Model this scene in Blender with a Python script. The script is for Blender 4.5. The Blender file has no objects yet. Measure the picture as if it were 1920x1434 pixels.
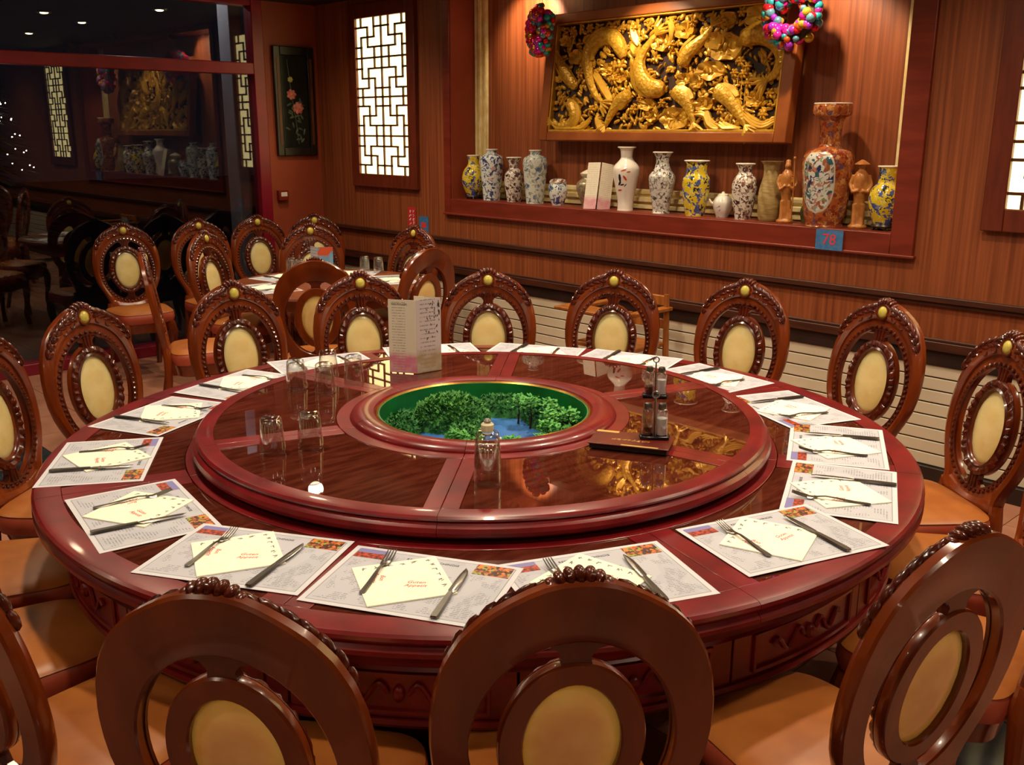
import bpy, bmesh, math, random
from mathutils import Vector, Matrix
rad = math.radians
sin, cos, pi = math.sin, math.cos, math.pi
SC = bpy.context.scene
COL = SC.collection

# ------------------------------------------------------------------ camera
YAW, PITCH, ROLL = -0.81040, 0.25365, -0.0021
FPX = 1819.8
fwd = Vector((sin(YAW)*cos(PITCH), cos(YAW)*cos(PITCH), -sin(PITCH)))
right = Vector((cos(YAW), -sin(YAW), 0))
down = fwd.cross(right)
r2 = right*cos(ROLL) + down*sin(ROLL)
d2 = -right*sin(ROLL) + down*cos(ROLL)
cam_d = bpy.data.cameras.new('camera')
cam_d.sensor_width = 36; cam_d.lens = FPX/1920*36
cam_d.clip_start = .05; cam_d.clip_end = 200
cam = bpy.data.objects.new('camera', cam_d); COL.objects.link(cam)
M = Matrix((r2, -d2, -fwd)).transposed().to_4x4(); M.translation = (2.322, -2.078, 1.737)
cam.matrix_world = M
SC.camera = cam

# ------------------------------------------------------------------ world, exposure
W = bpy.data.worlds.new('night'); SC.world = W; W.use_nodes = True
W.node_tree.nodes['Background'].inputs[0].default_value = (.010, .010, .014, 1)
W.node_tree.nodes['Background'].inputs[1].default_value = .35
SC.view_settings.view_transform = 'Standard'; SC.view_settings.look = 'None'
SC.view_settings.gamma = 1; SC.view_settings.use_curve_mapping = False
SC.view_settings.exposure = 0.38
SC.cycles.max_bounces = 7; SC.cycles.diffuse_bounces = 4; SC.cycles.glossy_bounces = 4; SC.cycles.transmission_bounces = 4; SC.cycles.transparent_max_bounces = 12

WARM = (1.0, .81, .57)
SPOTS = [  # x, y, watt, cone deg
    (-.9, .9, 85, 150), (.9, .7, 85, 150), (-.4, -.9, 75, 150), (1.2, -1.0, 50, 150),
    (-2.2, -.4, 60, 150), (2.2, 1.3, 70, 150), (-3.2, 1.2, 60, 150), (-4.2, -.2, 30, 150),
    (-4.1, 1.85, 34, 150), (-2.6, 1.75, 44, 150), (-1.1, 1.75, 44, 150), (.5, 1.75, 50, 150), (2.2, 2.0, 30, 150),
    (3.6, -.6, 45, 150), (2.6, -2.9, 42, 150), (.4, -3.0, 38, 150), (-2.4, -2.8, 45, 150), (4.6, -3.6, 30, 150)]
CEIL = 2.75
SPOTN = ['the far left quarter of the big table', 'the far right quarter of the big table', 'the near left quarter of the big table', 'the bottom centre chairs',
         'the leftmost chairs of the big table', 'the chairs at the right edge', 'the small round table', 'the window floor left of the small table', 'the corner picture and lattice',
         'the left end of the niche', 'the gold carving', 'the large vase', 'the right lattice panel', 'the space right of the table', 'the camera side of the room', 'the near aisle',
         'the near left of the room', 'the rear right of the room']

# ------------------------------------------------------------------ helpers
def lin(h):
    h = h.lstrip('#'); out = []
    for i in (0, 2, 4):
        c = int(h[i:i+2], 16)/255
        out.append(c/12.92 if c <= .04045 else ((c+.055)/1.055)**2.4)
    return tuple(out) + (1,)

MATS = {}
def mat(name, c1, c2=None, scale=8, stretch=(1, 1, 1), rough=.5, metal=0, bump=0, detail=3, lo=.35, hi=.65,
        ior=1.5, coat=0, emit=None, estr=0, bscale=None, trans=0, distort=0):
    if name in MATS: return MATS[name]
    m = bpy.data.materials.new(name); m.use_nodes = True; MATS[name] = m
    nt = m.node_tree; b = nt.nodes['Principled BSDF']
    b.inputs['Roughness'].default_value = rough; b.inputs['Metallic'].default_value = metal
    b.inputs['IOR'].default_value = ior; b.inputs['Coat Weight'].default_value = coat
    b.inputs['Coat Roughness'].default_value = .06
    c1 = lin(c1) if isinstance(c1, str) else c1
    b.inputs['Base Color'].default_value = c1
    if c2 or bump:
        tc = nt.nodes.new('ShaderNodeTexCoord'); mp = nt.nodes.new('ShaderNodeMapping')
        mp.inputs['Scale'].default_value = stretch
        nt.links.new(tc.outputs['Object'], mp.inputs['Vector'])
        n = nt.nodes.new('ShaderNodeTexNoise'); n.inputs['Scale'].default_value = scale
        n.inputs['Detail'].default_value = detail; n.inputs['Distortion'].default_value = distort
        nt.links.new(mp.outputs['Vector'], n.inputs['Vector'])
    if c2:
        c2 = lin(c2) if isinstance(c2, str) else c2
        r = nt.nodes.new('ShaderNodeValToRGB'); r.color_ramp.elements[0].position = lo; r.color_ramp.elements[1].position = hi
        r.color_ramp.elements[0].color = c1; r.color_ramp.elements[1].color = c2
        nt.links.new(n.outputs['Fac'], r.inputs['Fac']); nt.links.new(r.outputs['Color'], b.inputs['Base Color'])
    if bump:
        bp = nt.nodes.new('ShaderNodeBump'); bp.inputs['Strength'].default_value = bump; bp.inputs['Distance'].default_value = .01
        nt.links.new(n.outputs['Fac'], bp.inputs['Height']); nt.links.new(bp.outputs['Normal'], b.inputs['Normal'])
    if emit:
        b.inputs['Emission Color'].default_value = lin(emit); b.inputs['Emission Strength'].default_value = estr
    return m

def glass_mat(name, tint=(1, 1, 1), ior=1.5, pw_=4.0, rough=0):
    """thin glass: clear, with Fresnel reflection"""
    if name in MATS: return MATS[name]
    m = bpy.data.materials.new(name); m.use_nodes = True; MATS[name] = m
    nt = m.node_tree; nt.nodes.clear()
    o = nt.nodes.new('ShaderNodeOutputMaterial'); mx = nt.nodes.new('ShaderNodeMixShader')
    t = nt.nodes.new('ShaderNodeBsdfTransparent'); g = nt.nodes.new('ShaderNodeBsdfGlossy')
    lw = nt.nodes.new('ShaderNodeLayerWeight'); lw.inputs['Blend'].default_value = .5
    pw = nt.nodes.new('ShaderNodeMath'); pw.operation = 'POWER'; pw.inputs[1].default_value = pw_; nt.links.new(lw.outputs['Facing'], pw.inputs[0])
    f0 = ((ior-1)/(ior+1))**2
    fr = nt.nodes.new('ShaderNodeMath'); fr.operation = 'MULTIPLY_ADD'; fr.inputs[1].default_value = 1-f0; fr.inputs[2].default_value = f0; nt.links.new(pw.outputs[0], fr.inputs[0])
    g.inputs['Roughness'].default_value = rough
    g.inputs['Color'].default_value = (1, 1, 1, 1)
    t.inputs['Color'].default_value = (*tint, 1)
    nt.links.new(fr.outputs[0], mx.inputs[0]); nt.links.new(t.outputs[0], mx.inputs[1]); nt.links.new(g.outputs[0], mx.inputs[2])
    nt.links.new(mx.outputs[0], o.inputs[0])
    return m

class MB:
    def __init__(s): s.v = []; s.f = []
    def add(s, v, f, T=None):
        o = len(s.v)
        s.v += [tuple(T @ Vector(p)) for p in v] if T is not None else [tuple(p) for p in v]
        s.f += [tuple(i+o for i in q) for q in f]
        return s
    def box(s, c, d, T=None):
        x, y, z = c; a, b, e = d[0]/2, d[1]/2, d[2]/2
        v = [(x+i*a, y+j*b, z+k*e) for i in (-1, 1) for j in (-1, 1) for k in (-1, 1)]
        return s.add(v, [(0, 1, 3, 2), (4, 6, 7, 5), (0, 4, 5, 1), (2, 3, 7, 6), (0, 2, 6, 4), (1, 5, 7, 3)], T)
    def bb(s, a, b, T=None):
        return s.box([(a[i]+b[i])/2 for i in range(3)], [abs(b[i]-a[i]) for i in range(3)], T)
    def lathe(s, prof, n=28, T=None, flute=None):
        v = []; rings = []
        for r, z in prof:
            if r < 1e-6: rings.append([len(v)]); v.append((0, 0, z))
            else:
                rings.append(list(range(len(v), len(v)+n)))
                for i in range(n):
                    a = 2*pi*i/n; q = r*(flute(a, z) if flute else 1); v.append((q*cos(a), q*sin(a), z))
        f = []
        for A, B in zip(rings, rings[1:]):
            for i in range(n):
                j = (i+1) % n
                if len(A) == 1 and len(B) == 1: continue
                if len(A) == 1: f.append((A[0], B[j], B[i]))
                elif len(B) == 1: f.append((A[i], A[j], B[0]))
                else: f.append((A[i], A[j], B[j], B[i]))
        return s.add(v, f, T)
    def sweep(s, prof, a0, a1, n=12, T=None):
        """closed profile (r,z) turned from a0 to a1 about z, capped"""
        k = len(prof); v = []; f = []
        for i in range(n+1):
            a = a0+(a1-a0)*i/n
            v += [(r*cos(a), r*sin(a), z) for r, z in prof]
        for i in range(n):
            for j in range(k):
                j2 = (j+1) % k
                f.append((i*k+j, i*k+j2, (i+1)*k+j2, (i+1)*k+j))
        f.append(tuple(range(k))); f.append(tuple(n*k+j for j in reversed(range(k))))
        return s.add(v, f, T)
    def tube(s, path, rads, n=8, T=None, flat=1.0, caps=True):
        path = [Vector(p) for p in path]
        if not isinstance(rads, (list, tuple)): rads = [rads]*len(path)
        v = []; f = []; up = Vector((0, 0, 1)); prev = None
        for i, p in enumerate(path):
            t = (path[min(i+1, len(path)-1)]-path[max(i-1, 0)]).normalized()
            if prev is None:
                a = t.cross(up)
                if a.length < .2: a = t.cross(Vector((0, 1, 0)))
            else: a = prev-t*prev.dot(t)
            a.normalize(); b = t.cross(a); prev = a
            for j in range(n):
                w = 2*pi*j/n; v.append(p+(a*cos(w)+b*sin(w)*flat)*rads[i])
        for i in range(len(path)-1):
            for j in range(n):
                j2 = (j+1) % n; f.append((i*n+j, i*n+j2, (i+1)*n+j2, (i+1)*n+j))
        if caps:
            f.append(tuple(reversed(range(n)))); f.append(tuple((len(path)-1)*n+j for j in range(n)))
        return s.add(v, f, T)
    def ell(s, c, d, nu=10, nv=6, T=None, R=None):
        v = [(0, 0, 1)]; f = []
        for i in range(1, nv):
            p = pi*i/nv
            for j in range(nu): v.append((sin(p)*cos(2*pi*j/nu), sin(p)*sin(2*pi*j/nu), cos(p)))
        v.append((0, 0, -1)); L = len(v)-1
        for j in range(nu):
            j2 = (j+1) % nu
            f.append((0, 1+j, 1+j2)); f.append((L, L-nu+j2, L-nu+j))
            for i in range(nv-2): f.append((1+i*nu+j, 1+(i+1)*nu+j, 1+(i+1)*nu+j2, 1+i*nu+j2))
        X = Matrix.Translation(c) @ (R.to_4x4() if R else Matrix()) @ Matrix.Diagonal((*d, 1))
        return s.add(v, f, T @ X if T is not None else X)
    def prism(s, poly, z0, z1, T=None):
        n = len(poly)
        v = [(x, y, z0) for x, y in poly]+[(x, y, z1) for x, y in poly]
        f = [tuple(reversed(range(n))), tuple(range(n, 2*n))]+[(i, (i+1) % n, n+(i+1) % n, n+i) for i in range(n)]
        return s.add(v, f, T)
    def torus(s, R_, r_, nu=20, nv=8, T=None, ex=1, ey=1):
        v = []; f = []
        for i in range(nu):
            a = 2*pi*i/nu
            for j in range(nv):
                b = 2*pi*j/nv; q = R_+r_*cos(b); v.append((ex*q*cos(a), ey*q*sin(a), r_*sin(b)))
        for i in range(nu):
            for j in range(nv):
                i2, j2 = (i+1) % nu, (j+1) % nv; f.append((i*nv+j, i2*nv+j, i2*nv+j2, i*nv+j2))
        return s.add(v, f, T)
    def mesh(s, name, smooth=True, ang=35):
        me = bpy.data.meshes.new(name); me.from_pydata(s.v, [], s.f)
        bm = bmesh.new(); bm.from_mesh(me); bmesh.ops.recalc_face_normals(bm, faces=bm.faces[:]); bm.to_mesh(me); bm.free()
        if smooth:
            for p in me.polygons: p.use_smooth = True
            me.set_sharp_from_angle(angle=rad(ang))
        return me
    def build(s, name, m, parent=None, smooth=True, bevel=0, ang=35, loc=None, segs=2):
        me = s.mesh(name, smooth, ang); me.materials.append(m)
        return put(name, me, parent, loc, bevel, segs)

def put(name, me, parent=None, loc=None, bevel=0, segs=2, rz=0):
    o = bpy.data.objects.new(name, me); COL.objects.link(o)
    if parent: o.parent = parent
    if loc: o.location = loc
    o.rotation_euler.z = rz
    if bevel:
        b = o.modifiers.new('bevel', 'BEVEL'); b.width = bevel; b.segments = segs; b.limit_method = 'ANGLE'; b.angle_limit = rad(40)
    return o
def tag(o, label, cat, group=None):
    o['label'] = label; o['category'] = cat
    if group: o['group'] = group
    return o
def thing(name, label, cat, loc=(0, 0, 0), rz=0, group=None):
    o = bpy.data.objects.new(name, None); COL.objects.link(o); o.location = loc; o.rotation_euler = (0, 0, rz)
    o.empty_display_size = .05
    return tag(o, label, cat, group)
def struct(o): o['kind'] = 'structure'; return o
def empty(name, loc=(0, 0, 0), parent=None):
    o = bpy.data.objects.new(name, None); COL.objects.link(o); o.location = loc; o.empty_display_size = .05
    if parent: o.parent = parent
    return o
def dup(root, loc, rz, label=None, group=None):
    r = root.copy(); COL.objects.link(r); r.location = loc; r.rotation_euler = (0, 0, rz)
    if label: r['label'] = label
    if group: r['group'] = group
    for ch in root.children:
        c = ch.copy(); COL.objects.link(c); c.parent = r
        for g in ch.children:
            d = g.copy(); COL.objects.link(d); d.parent = c
    return r
TXT = {}
def text_mesh(s, size, m, align='CENTER', ext=.0002, shear=0):
    k = (s, size, m.name, align)
    if k in TXT: return TXT[k]
    c = bpy.data.curves.new('t', 'FONT'); c.body = s; c.size = size; c.align_x = align; c.align_y = 'CENTER'; c.extrude = ext; c.shear = shear
    c.resolution_u = 2
    o = bpy.data.objects.new('t', c); COL.objects.link(o)
    dg = bpy.context.evaluated_depsgraph_get(); dg.update()
    me = bpy.data.meshes.new_from_object(o.evaluated_get(dg)); me.name = 'lettering'
    me.materials.clear(); me.materials.append(m)
    bpy.data.objects.remove(o); TXT[k] = me
    return me

# ------------------------------------------------------------------ materials
M_WALL = mat('sapele_wall', '#9e5630', '#6c341b', scale=3.4, stretch=(16, 16, .3), rough=.42, detail=6, lo=.3, hi=.7, bump=.02)
M_WALLP = mat('painted_red_brown_wall', '#9c4426', '#8a3a20', scale=2, rough=.55)
M_FRAME = mat('dark_red_trim', '#7c2c1a', '#6a2212', scale=4, stretch=(1, 1, 6), rough=.4)
M_TRIMDK = mat('dark_brown_trim', '#4a2413', '#3a1a0e', scale=6, stretch=(1, 8, 8), rough=.45)
M_BLACKTR = mat('black_brown_trim', '#1e100b', '#2a1710', scale=8, rough=.5)
M_GOLDM = mat('gold_moulding', '#f4e4ae', '#e2c984', scale=14, rough=.4, metal=.05)
M_WHITE = mat('white_slat', '#cfc3ac', '#c6b89f', scale=3, rough=.5)
M_CEIL = mat('dark_ceiling', '#2a1a20', '#22151b', scale=4, rough=.7)
M_TILE = mat('pink_tile', '#b07a62', '#a06a54', scale=6, rough=.35, bump=.03)
M_TILED = mat('navy_tile', '#12141c', '#1c2230', scale=14, rough=.18)
M_GROUT = mat('grout', '#6a5044', rough=.9)
M_WINF = mat('crimson_window_frame', '#8a0f2c', '#7a0c24', scale=5, rough=.35)
M_GLASSW = glass_mat('window_glass', (.8, .83, .85), 1.62)
M_TABLE = mat('red_lacquer', '#7c151a', '#620e13', scale=5, stretch=(2, 2, 2), rough=.3, detail=4, coat=.25)
M_INSET = mat('dark_glass_inset', '#42180f', '#5a281c', scale=9, stretch=(6, 1, 1), rough=.012, ior=1.85)
M_GOLDL = mat('gold_lip', '#b98a30', '#96691f', scale=12, rough=.3, metal=.6)
M_CHAIR = mat('chair_wood', '#84380f', '#58200b', scale=4, stretch=(3, 3, .8), rough=.24, detail=4, coat=.35, lo=.3, hi=.75)
M_CARVE = mat('dark_carved_wood', '#5a1f0d', '#3c1208', scale=16, rough=.25, coat=.3)
M_STONE = mat('cream_onyx', '#e6d59e', '#d2b976', scale=9, rough=.22, detail=5, lo=.35, hi=.7)
_b = M_STONE.node_tree.nodes['Principled BSDF']; _b.inputs['Subsurface Weight'].default_value = .8; _b.inputs['Subsurface Radius'].default_value = (.05, .035, .022); _b.inputs['Subsurface Scale'].default_value = 1
M_CAB = mat('yellow_green_cabochon', '#c9bd5e', '#b5a548', scale=30, rough=.15)
M_SEAT = mat('tan_leather', '#b66c2e', '#a25a25', scale=7, rough=.42, bump=.04)
M_SEATB = mat('red_leather', '#b4523a', '#a0422a', scale=7, rough=.4, bump=.04)
M_STEEL = mat('steel', '#8f8a84', '#79746e', scale=10, rough=.28, metal=.95)
M_NAP = mat('napkin_paper', '#fffcea', '#fdf6e0', scale=30, rough=.8)
M_RED = mat('red_print', '#d8343c', rough=.7)
M_GREYP = mat('grey_print', '#77747a', rough=.7)
M_DARKP = mat('dark_print', '#3c3a40', rough=.7)
M_TUMB = glass_mat('tumbler_glass', (.95, .95, .94), 1.9, pw_=2.2, rough=.03)
M_GOLD = mat('carved_gold', '#d6a634', '#b98422', scale=22, rough=.36, metal=.3, bump=.12, detail=4, lo=.3, hi=.75)
M_GOLDS = mat('gold_scales', '#dcac3a', '#c08a26', scale=60, rough=.34, metal=.3, bump=.5, detail=1)
M_CDARK = mat('carving_backing_wood', '#38190c', '#2a1208', scale=8, rough=.6)  # dark brown wood of the carving's backing board
M_PICF = mat('picture_frame_wood', '#9a5424', '#86441b', scale=6, stretch=(1, 1, 1), rough=.35)

# ------------------------------------------------------------------ room shell
XW, YW, XE, YS = -5.12, 2.70, 6.2, -6.0
NX0, NX1, NZ0, NZ1, ND = -3.345, .075, 1.245, 2.70, .245   # niche opening and depth

floor = MB().bb((XW, YS, -.12), (XE, YW+.3, -.012)).build('floor', M_GROUT, smooth=False); struct(floor)
tm = MB().bb((-.198, -.198, -.02), (.198, .198, 0)).mesh('tile', False); tm.materials.append(M_TILE)
tmd = MB().bb((-.198, -.198, -.02), (.198, .198, 0)).mesh('tile', False); tmd.materials.append(M_TILED)
nx = 0
for i in range(20):
    for j in range(12):
        x = XW+.2+i*.4; y = YW-.2-j*.4+.1
        if y+.198 > YW: y0 = y
        if y > YW-.05 or x > 2.9: continue
        dark = j == 8 or i == 16
        o = put('tile', tmd if dark else tm, floor, (x, y, 0))
big = MB().bb((XW, YS, -.02), (XE, YW-.1-12*.4+.1-.002, 0)).bb((XW+20*.4, YW-4.7, -.02), (XE, YW, 0)).build('floor_field', M_TILE, floor, smooth=False)

ceiling = MB().bb((XW, YS, CEIL), (XE, YW+.3, CEIL+.1)).build('ceiling', M_CEIL, smooth=False); struct(ceiling)

w = MB()
w.bb((XW-.1, YW, .685), (NX0, YW+.3, CEIL))                 # left of niche
w.bb((NX1, YW, .685), (XE, YW+.3, CEIL))                    # right of niche
w.bb((NX0, YW, .685), (NX1, YW+.3, NZ0-.02))                # below
w.bb((NX0, YW, NZ1), (NX1, YW+.3, CEIL))                    # above
w.bb((NX0, YW+ND, NZ0-.02), (NX1, YW+.3, NZ1))              # back of niche
w.bb((XW-.1, YW+.03, 0), (XE, YW+.3, .685))
wall_back = w.build('wall_back', M_WALL, smooth=False); struct(wall_back)
# niche lining, shelf, face frame, gold moulding
n = MB().bb((NX0-.012, YW-.012, NZ0-.02), (NX1+.012, YW+ND, NZ0)).build('niche_shelf', M_FRAME, wall_back, smooth=False)
MB().bb((NX0-.004, YW-.01, NZ0), (NX0+.002, YW+ND, NZ1)).build('niche_side', M_WALLP, wall_back, smooth=False)
MB().bb((NX1-.002, YW-.01, NZ0), (NX1+.004, YW+ND, NZ1)).build('niche_side', M_WALLP, wall_back, smooth=False)
MB().bb((NX0-.075, YW-.025, 1.135), (NX0-.004, YW, CEIL)).build('niche_frame', M_FRAME, wall_back, bevel=.004)
MB().bb((NX1+.004, YW-.025, 1.135), (NX1+.125, YW, CEIL)).build('niche_frame', M_FRAME, wall_back, bevel=.004)
MB().bb((NX0-.004, YW-.025, 1.135), (NX1+.004, YW, NZ0-.002)).build('niche_frame', M_FRAME, wall_back, bevel=.004)
MB().bb((NX0-.085, YW-.034, 1.125), (NX1+.135, YW, 1.14)).build('niche_frame_bead', M_FRAME, wall_back, bevel=.004)
def moulding(a, b, axis, name='gold_moulding'):
    g = MB()
    for k, (o0, o1, d) in enumerate(((0, .13, .010), (.006, .034, .030), (.050, .080, .038), (.098, .124, .026))):
        if axis == 'zl': g.bb((a[0]+o0, YW+ND-d, a[1]), (a[0]+o1, YW+ND, b[1]))
        if axis == 'zr': g.bb((a[0]-o1, YW+ND-d, a[1]), (a[0]-o0, YW+ND, b[1]))
        if axis == 'x': g.bb((a[0], YW+ND-d, a[1]+o0), (b[0], YW+ND, a[1]+o1))
    return g.build(name, M_GOLDM, wall_back, bevel=.004)
moulding((NX0+.002, NZ0), (0, NZ1), 'zl'); moulding((NX1-.002, NZ0), (0, NZ1), 'zr'); moulding((NX0+.132, NZ0), (NX1-.132, 0), 'x')
# rails
trim = MB().bb((XW, YW-.03, .925), (XE, YW, .955)).bb((XW, YW-.018, .905), (XE, YW, .925)).build('trim_1', M_TRIMDK, bevel=.004); struct(trim)
trim = MB().bb((XW, YW-.022, .685), (XE, YW, .73)).bb((XW, YW-.014, .73), (XE, YW, .745)).build('trim_2', M_TRIMDK, bevel=.004); struct(trim)
trim = MB().bb((XW, YW-.004, .61), (XE, YW+.03, .685)).build('trim_3', M_BLACKTR, smooth=False); struct(trim)
bb_ = MB().bb((XW, YW-.02, 0), (XE, YW+.03, .085)).build('baseboard_back', M_BLACKTR, bevel=.004); struct(bb_)
# white slatted cladding along the foot of the wall
slats = empty('trim_4', (0, YW+.02, .085)); struct(slats)
nsl = 8; hs = (.61-.085)/nsl
for x0, x1 in ((XW+.05, -3.0), (-2.995, -.9), (-.895, 1.2), (1.205, 3.3), (3.305, XE-.05)):
    for k in range(nsl):
        MB().bb((x0, -.014, k*hs+.0035), (x1, .01, (k+1)*hs-.0035)).build('slat', M_WHITE, slats, bevel=.003)
MB().bb((XW+.05, -.006, 0), (XE-.05, .01, .525)).build('slat_backing', M_BLACKTR, slats, smooth=False)

# window wall
wl = MB().bb((XW-.15, 2.19, 0), (XW, YW+.3, CEIL)).bb((XW-.15, YS, 0), (XW, -5.2, CEIL)).build('wall_left', M_WALLP, smooth=False); struct(wl)
win = empty('window_1', (XW, 0, 0)); struct(win)
MB().bb((-.10, 2.09, .03), (.02, 2.19, CEIL)).build('window_frame', M_WINF, win, bevel=.006)
MB().bb((-.10, -5.2, 2.175), (.02, 2.09, 2.265)).build('transom_rail', M_WINF, win, bevel=.006)
MB().bb((-.12, -5.2, 0), (.05, 2.19, .085)).build('window_sill', M_WINF, win, bevel=.006)
MB().bb((-.10, -5.2, CEIL-.05), (.02, 2.09, CEIL)).build('window_frame', M_WINF, win, bevel=.006)
MB().bb((-.10, -1.75, .085), (.02, -1.66, CEIL-.05)).build('window_frame', M_WINF, win, bevel=.006)
for y0, y1 in ((-5.2, -1.75), (-1.66, 2.09)):
    MB().bb((-.045, y0, .085), (-.040, y1, 2.175)).build('pane', M_GLASSW, win, smooth=False)
    MB().bb((-.045, y0, 2.265), (-.040, y1, CEIL-.05)).build('pane', M_GLASSW, win, smooth=False)
we = MB().bb((XE, YS, 0), (XE+.1, YW+.3, CEIL)).build('wall_right', M_WALL, smooth=False); struct(we)
ws = MB().bb((XW-.15, YS-.1, 0), (XE+.1, YS, CEIL)).build('wall_front', M_WALL, smooth=False); struct(ws)

# night outside
gr = MB().bb((-40, -25, -.35), (XW-.15, 25, -.30)).build('ground_outside', mat('night_ground', '#2a2e30', '#1c2022', scale=2, rough=.8), smooth=False); struct(gr)
p = MB().bb((-.10, -.06, -.3), (.10, .06, 3.4)).build('porch_post', mat('grey_paint', '#9a9aa4', '#8a8a92', scale=4, rough=.5), loc=(-5.75, 2.245, 0), bevel=.01)
tag(p, 'pale grey post outside the window beside its frame', 'post')

# ------------------------------------------------------------------ ceiling spots (lamps)
fix = MB().lathe([(.0, -.004), (.045, -.004), (.05, -.002), (.062, -.012), (.066, 0), (.062, .006), (0, .006)], 20).mesh('spot_ring')
fix.materials.append(mat('brushed_ring', '#b0a89c', rough=.3, metal=.9))
bulb = MB().ell((0, 0, -.006), (.036, .036, .014), 14, 6).mesh('bulb'); bulb.materials.append(mat('lit_bulb', '#ffe2b0', emit='#ffdca0', estr=60))
for k, (x, y, wt, an) in enumerate(SPOTS):
    t = thing('ceiling_spotlight', 'lit recessed ceiling spotlight above '+SPOTN[k], 'spotlight', (x, y, CEIL-.003), 0, 'recessed ceiling spotlights')
    put('bulb', bulb, t); put('ring', fix, t)
    ld = bpy.data.lights.new('spot_light', 'SPOT'); ld.energy = wt; ld.color = WARM; ld.spot_size = rad(an); ld.spot_blend = .9; ld.shadow_soft_size = .06
    lo = bpy.data.objects.new('spot_light', ld); COL.objects.link(lo); lo.parent = t; lo.location = (0, 0, -.03)
def wall_spot(x, y, z, tgt, wt, label, an=70):
    t = thing('wall_spotlight', label, 'spotlight', (x, y, z))
    d = (Vector(tgt)-Vector((x, y, z))).normalized(); q = d.to_track_quat('-Z', 'Y'); T = q.to_matrix().to_4x4()
    MB().lathe([(0, .07), (.028, .07), (.03, .06), (.03, .01), (.034, 0), (.03, -.002), (.026, .01), (0, .012)], 18, T).tube([T @ Vector((0, 0, .06)), (0, 0, CEIL-z)], .008).build('lamp_housing', mat('brass', '#a8823c', rough=.3, metal=.9), t)
    MB().ell((0, 0, .008), (.022, .022, .01), 12, 6, T).build('bulb', MATS['lit_bulb'], t)
    ld = bpy.data.lights.new('spot_light', 'SPOT'); ld.energy = wt; ld.color = (1, .78, .5); ld.spot_size = rad(an); ld.spot_blend = .5; ld.shadow_soft_size = .025
    lo = bpy.data.objects.new('spot_light', ld); COL.objects.link(lo); lo.parent = t; lo.rotation_euler = q.to_euler(); lo.location = d*.03
wall_spot(-2.62, 2.66, 2.64, (-2.70, 2.95, 2.46), 34, 'brass wall spotlight above the left bauble wreath', 95)
wall_spot(-.45, 2.45, 2.66, (-.5, 2.9, 1.9), 34, 'brass wall spotlight above the right bauble wreath', 95)
wall_spot(-1.65, 2.45, 2.68, (-1.6, 2.86, 1.9), 34, 'brass wall spotlight above the middle of the gold carving', 90)

# ------------------------------------------------------------------ lattice light panels
M_LIT = mat('lit_panel', '#fff0c0', emit='#ffe79c', estr=2.5)
M_LATB = mat('lattice_wood', '#5a2f14', '#4a240f', scale=10, rough=.45)
def lattice(x0, x1, z0, z1, label):
    t = thing('lattice_light_panel', label, 'light panel', ((x0+x1)/2, YW, z0))
    W_, H_ = x1-x0, z1-z0; hw = W_/2; fm = M_PICF2
    MB().bb((-hw-.1, -.035, -.105), (-hw, 0, H_+.11)).build('frame_side', fm, t, bevel=.005)
    MB().bb((hw, -.035, -.105), (hw+.1, 0, H_+.11)).build('frame_side', fm, t, bevel=.005)
    MB().bb((-hw, -.035, -.105), (hw, 0, 0)).build('frame_rail', fm, t, bevel=.005)
    MB().bb((-hw, -.035, H_), (hw, 0, H_+.11)).build('frame_rail', fm, t, bevel=.005)
    MB().bb((-hw, -.008, 0), (hw, 0, H_)).build('lit_panel', M_LIT, t, smooth=False)
    bw = .0145; bh = H_/4
    cx = [0, .20*hw, .46*hw, .715*hw, hw]
    def hb(a, b, z):
        for sgn in (1, -1):
            xa, xb = sorted((sgn*(a-hw), sgn*(b-hw)))
            MB().bb((xa-bw/2, -.022, z-bw/2), (xb+bw/2, -.009, z+bw/2)).build('lattice_bar', M_LATB, t, smooth=False)
    def vb(x, a, b):
        for sgn in ((1, -1) if x < hw-.001 else (1,)):
            q = sgn*(x-hw); za, zb = sorted((a, b))
            MB().bb((q-bw/2, -.0218, za), (q+bw/2, -.0092, zb)).build('lattice_bar', M_LATB, t, smooth=False)
    for k in range(4):
        f = (lambda s, k=k: H_-(k+s)*bh) if k % 2 == 0 else (lambda s, k=k: H_-(k+1-s)*bh)
        y1, y2, y3 = f(.23), f(.48), f(.73)
        hb(cx[0], cx[2], y1); hb(cx[3], cx[4], y1); hb(cx[1], cx[3], y2); hb(cx[0], cx[1], y3); hb(cx[2], cx[4], y3)
        vb(cx[1], f(0), y1); vb(cx[1], y2, f(1)); vb(cx[2], y1, y3); vb(cx[3], f(0), y2); vb(cx[3], y3, f(1))
        if k < 3: hb(cx[0], cx[4], H_-(k+1)*bh)
    vb(hw, 0, H_)
M_PICF2 = mat('lattice_frame_wood', '#6e2c18', '#5c2212', scale=5, stretch=(6, 6, 1), rough=.4)
lattice(-4.505, -3.84, 1.395, 2.595, 'glowing yellow lattice light panel left of the niche')
lattice(.61, 1.275, 1.395, 2.595, 'glowing lattice light panel cut by the right edge of the photo')

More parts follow.
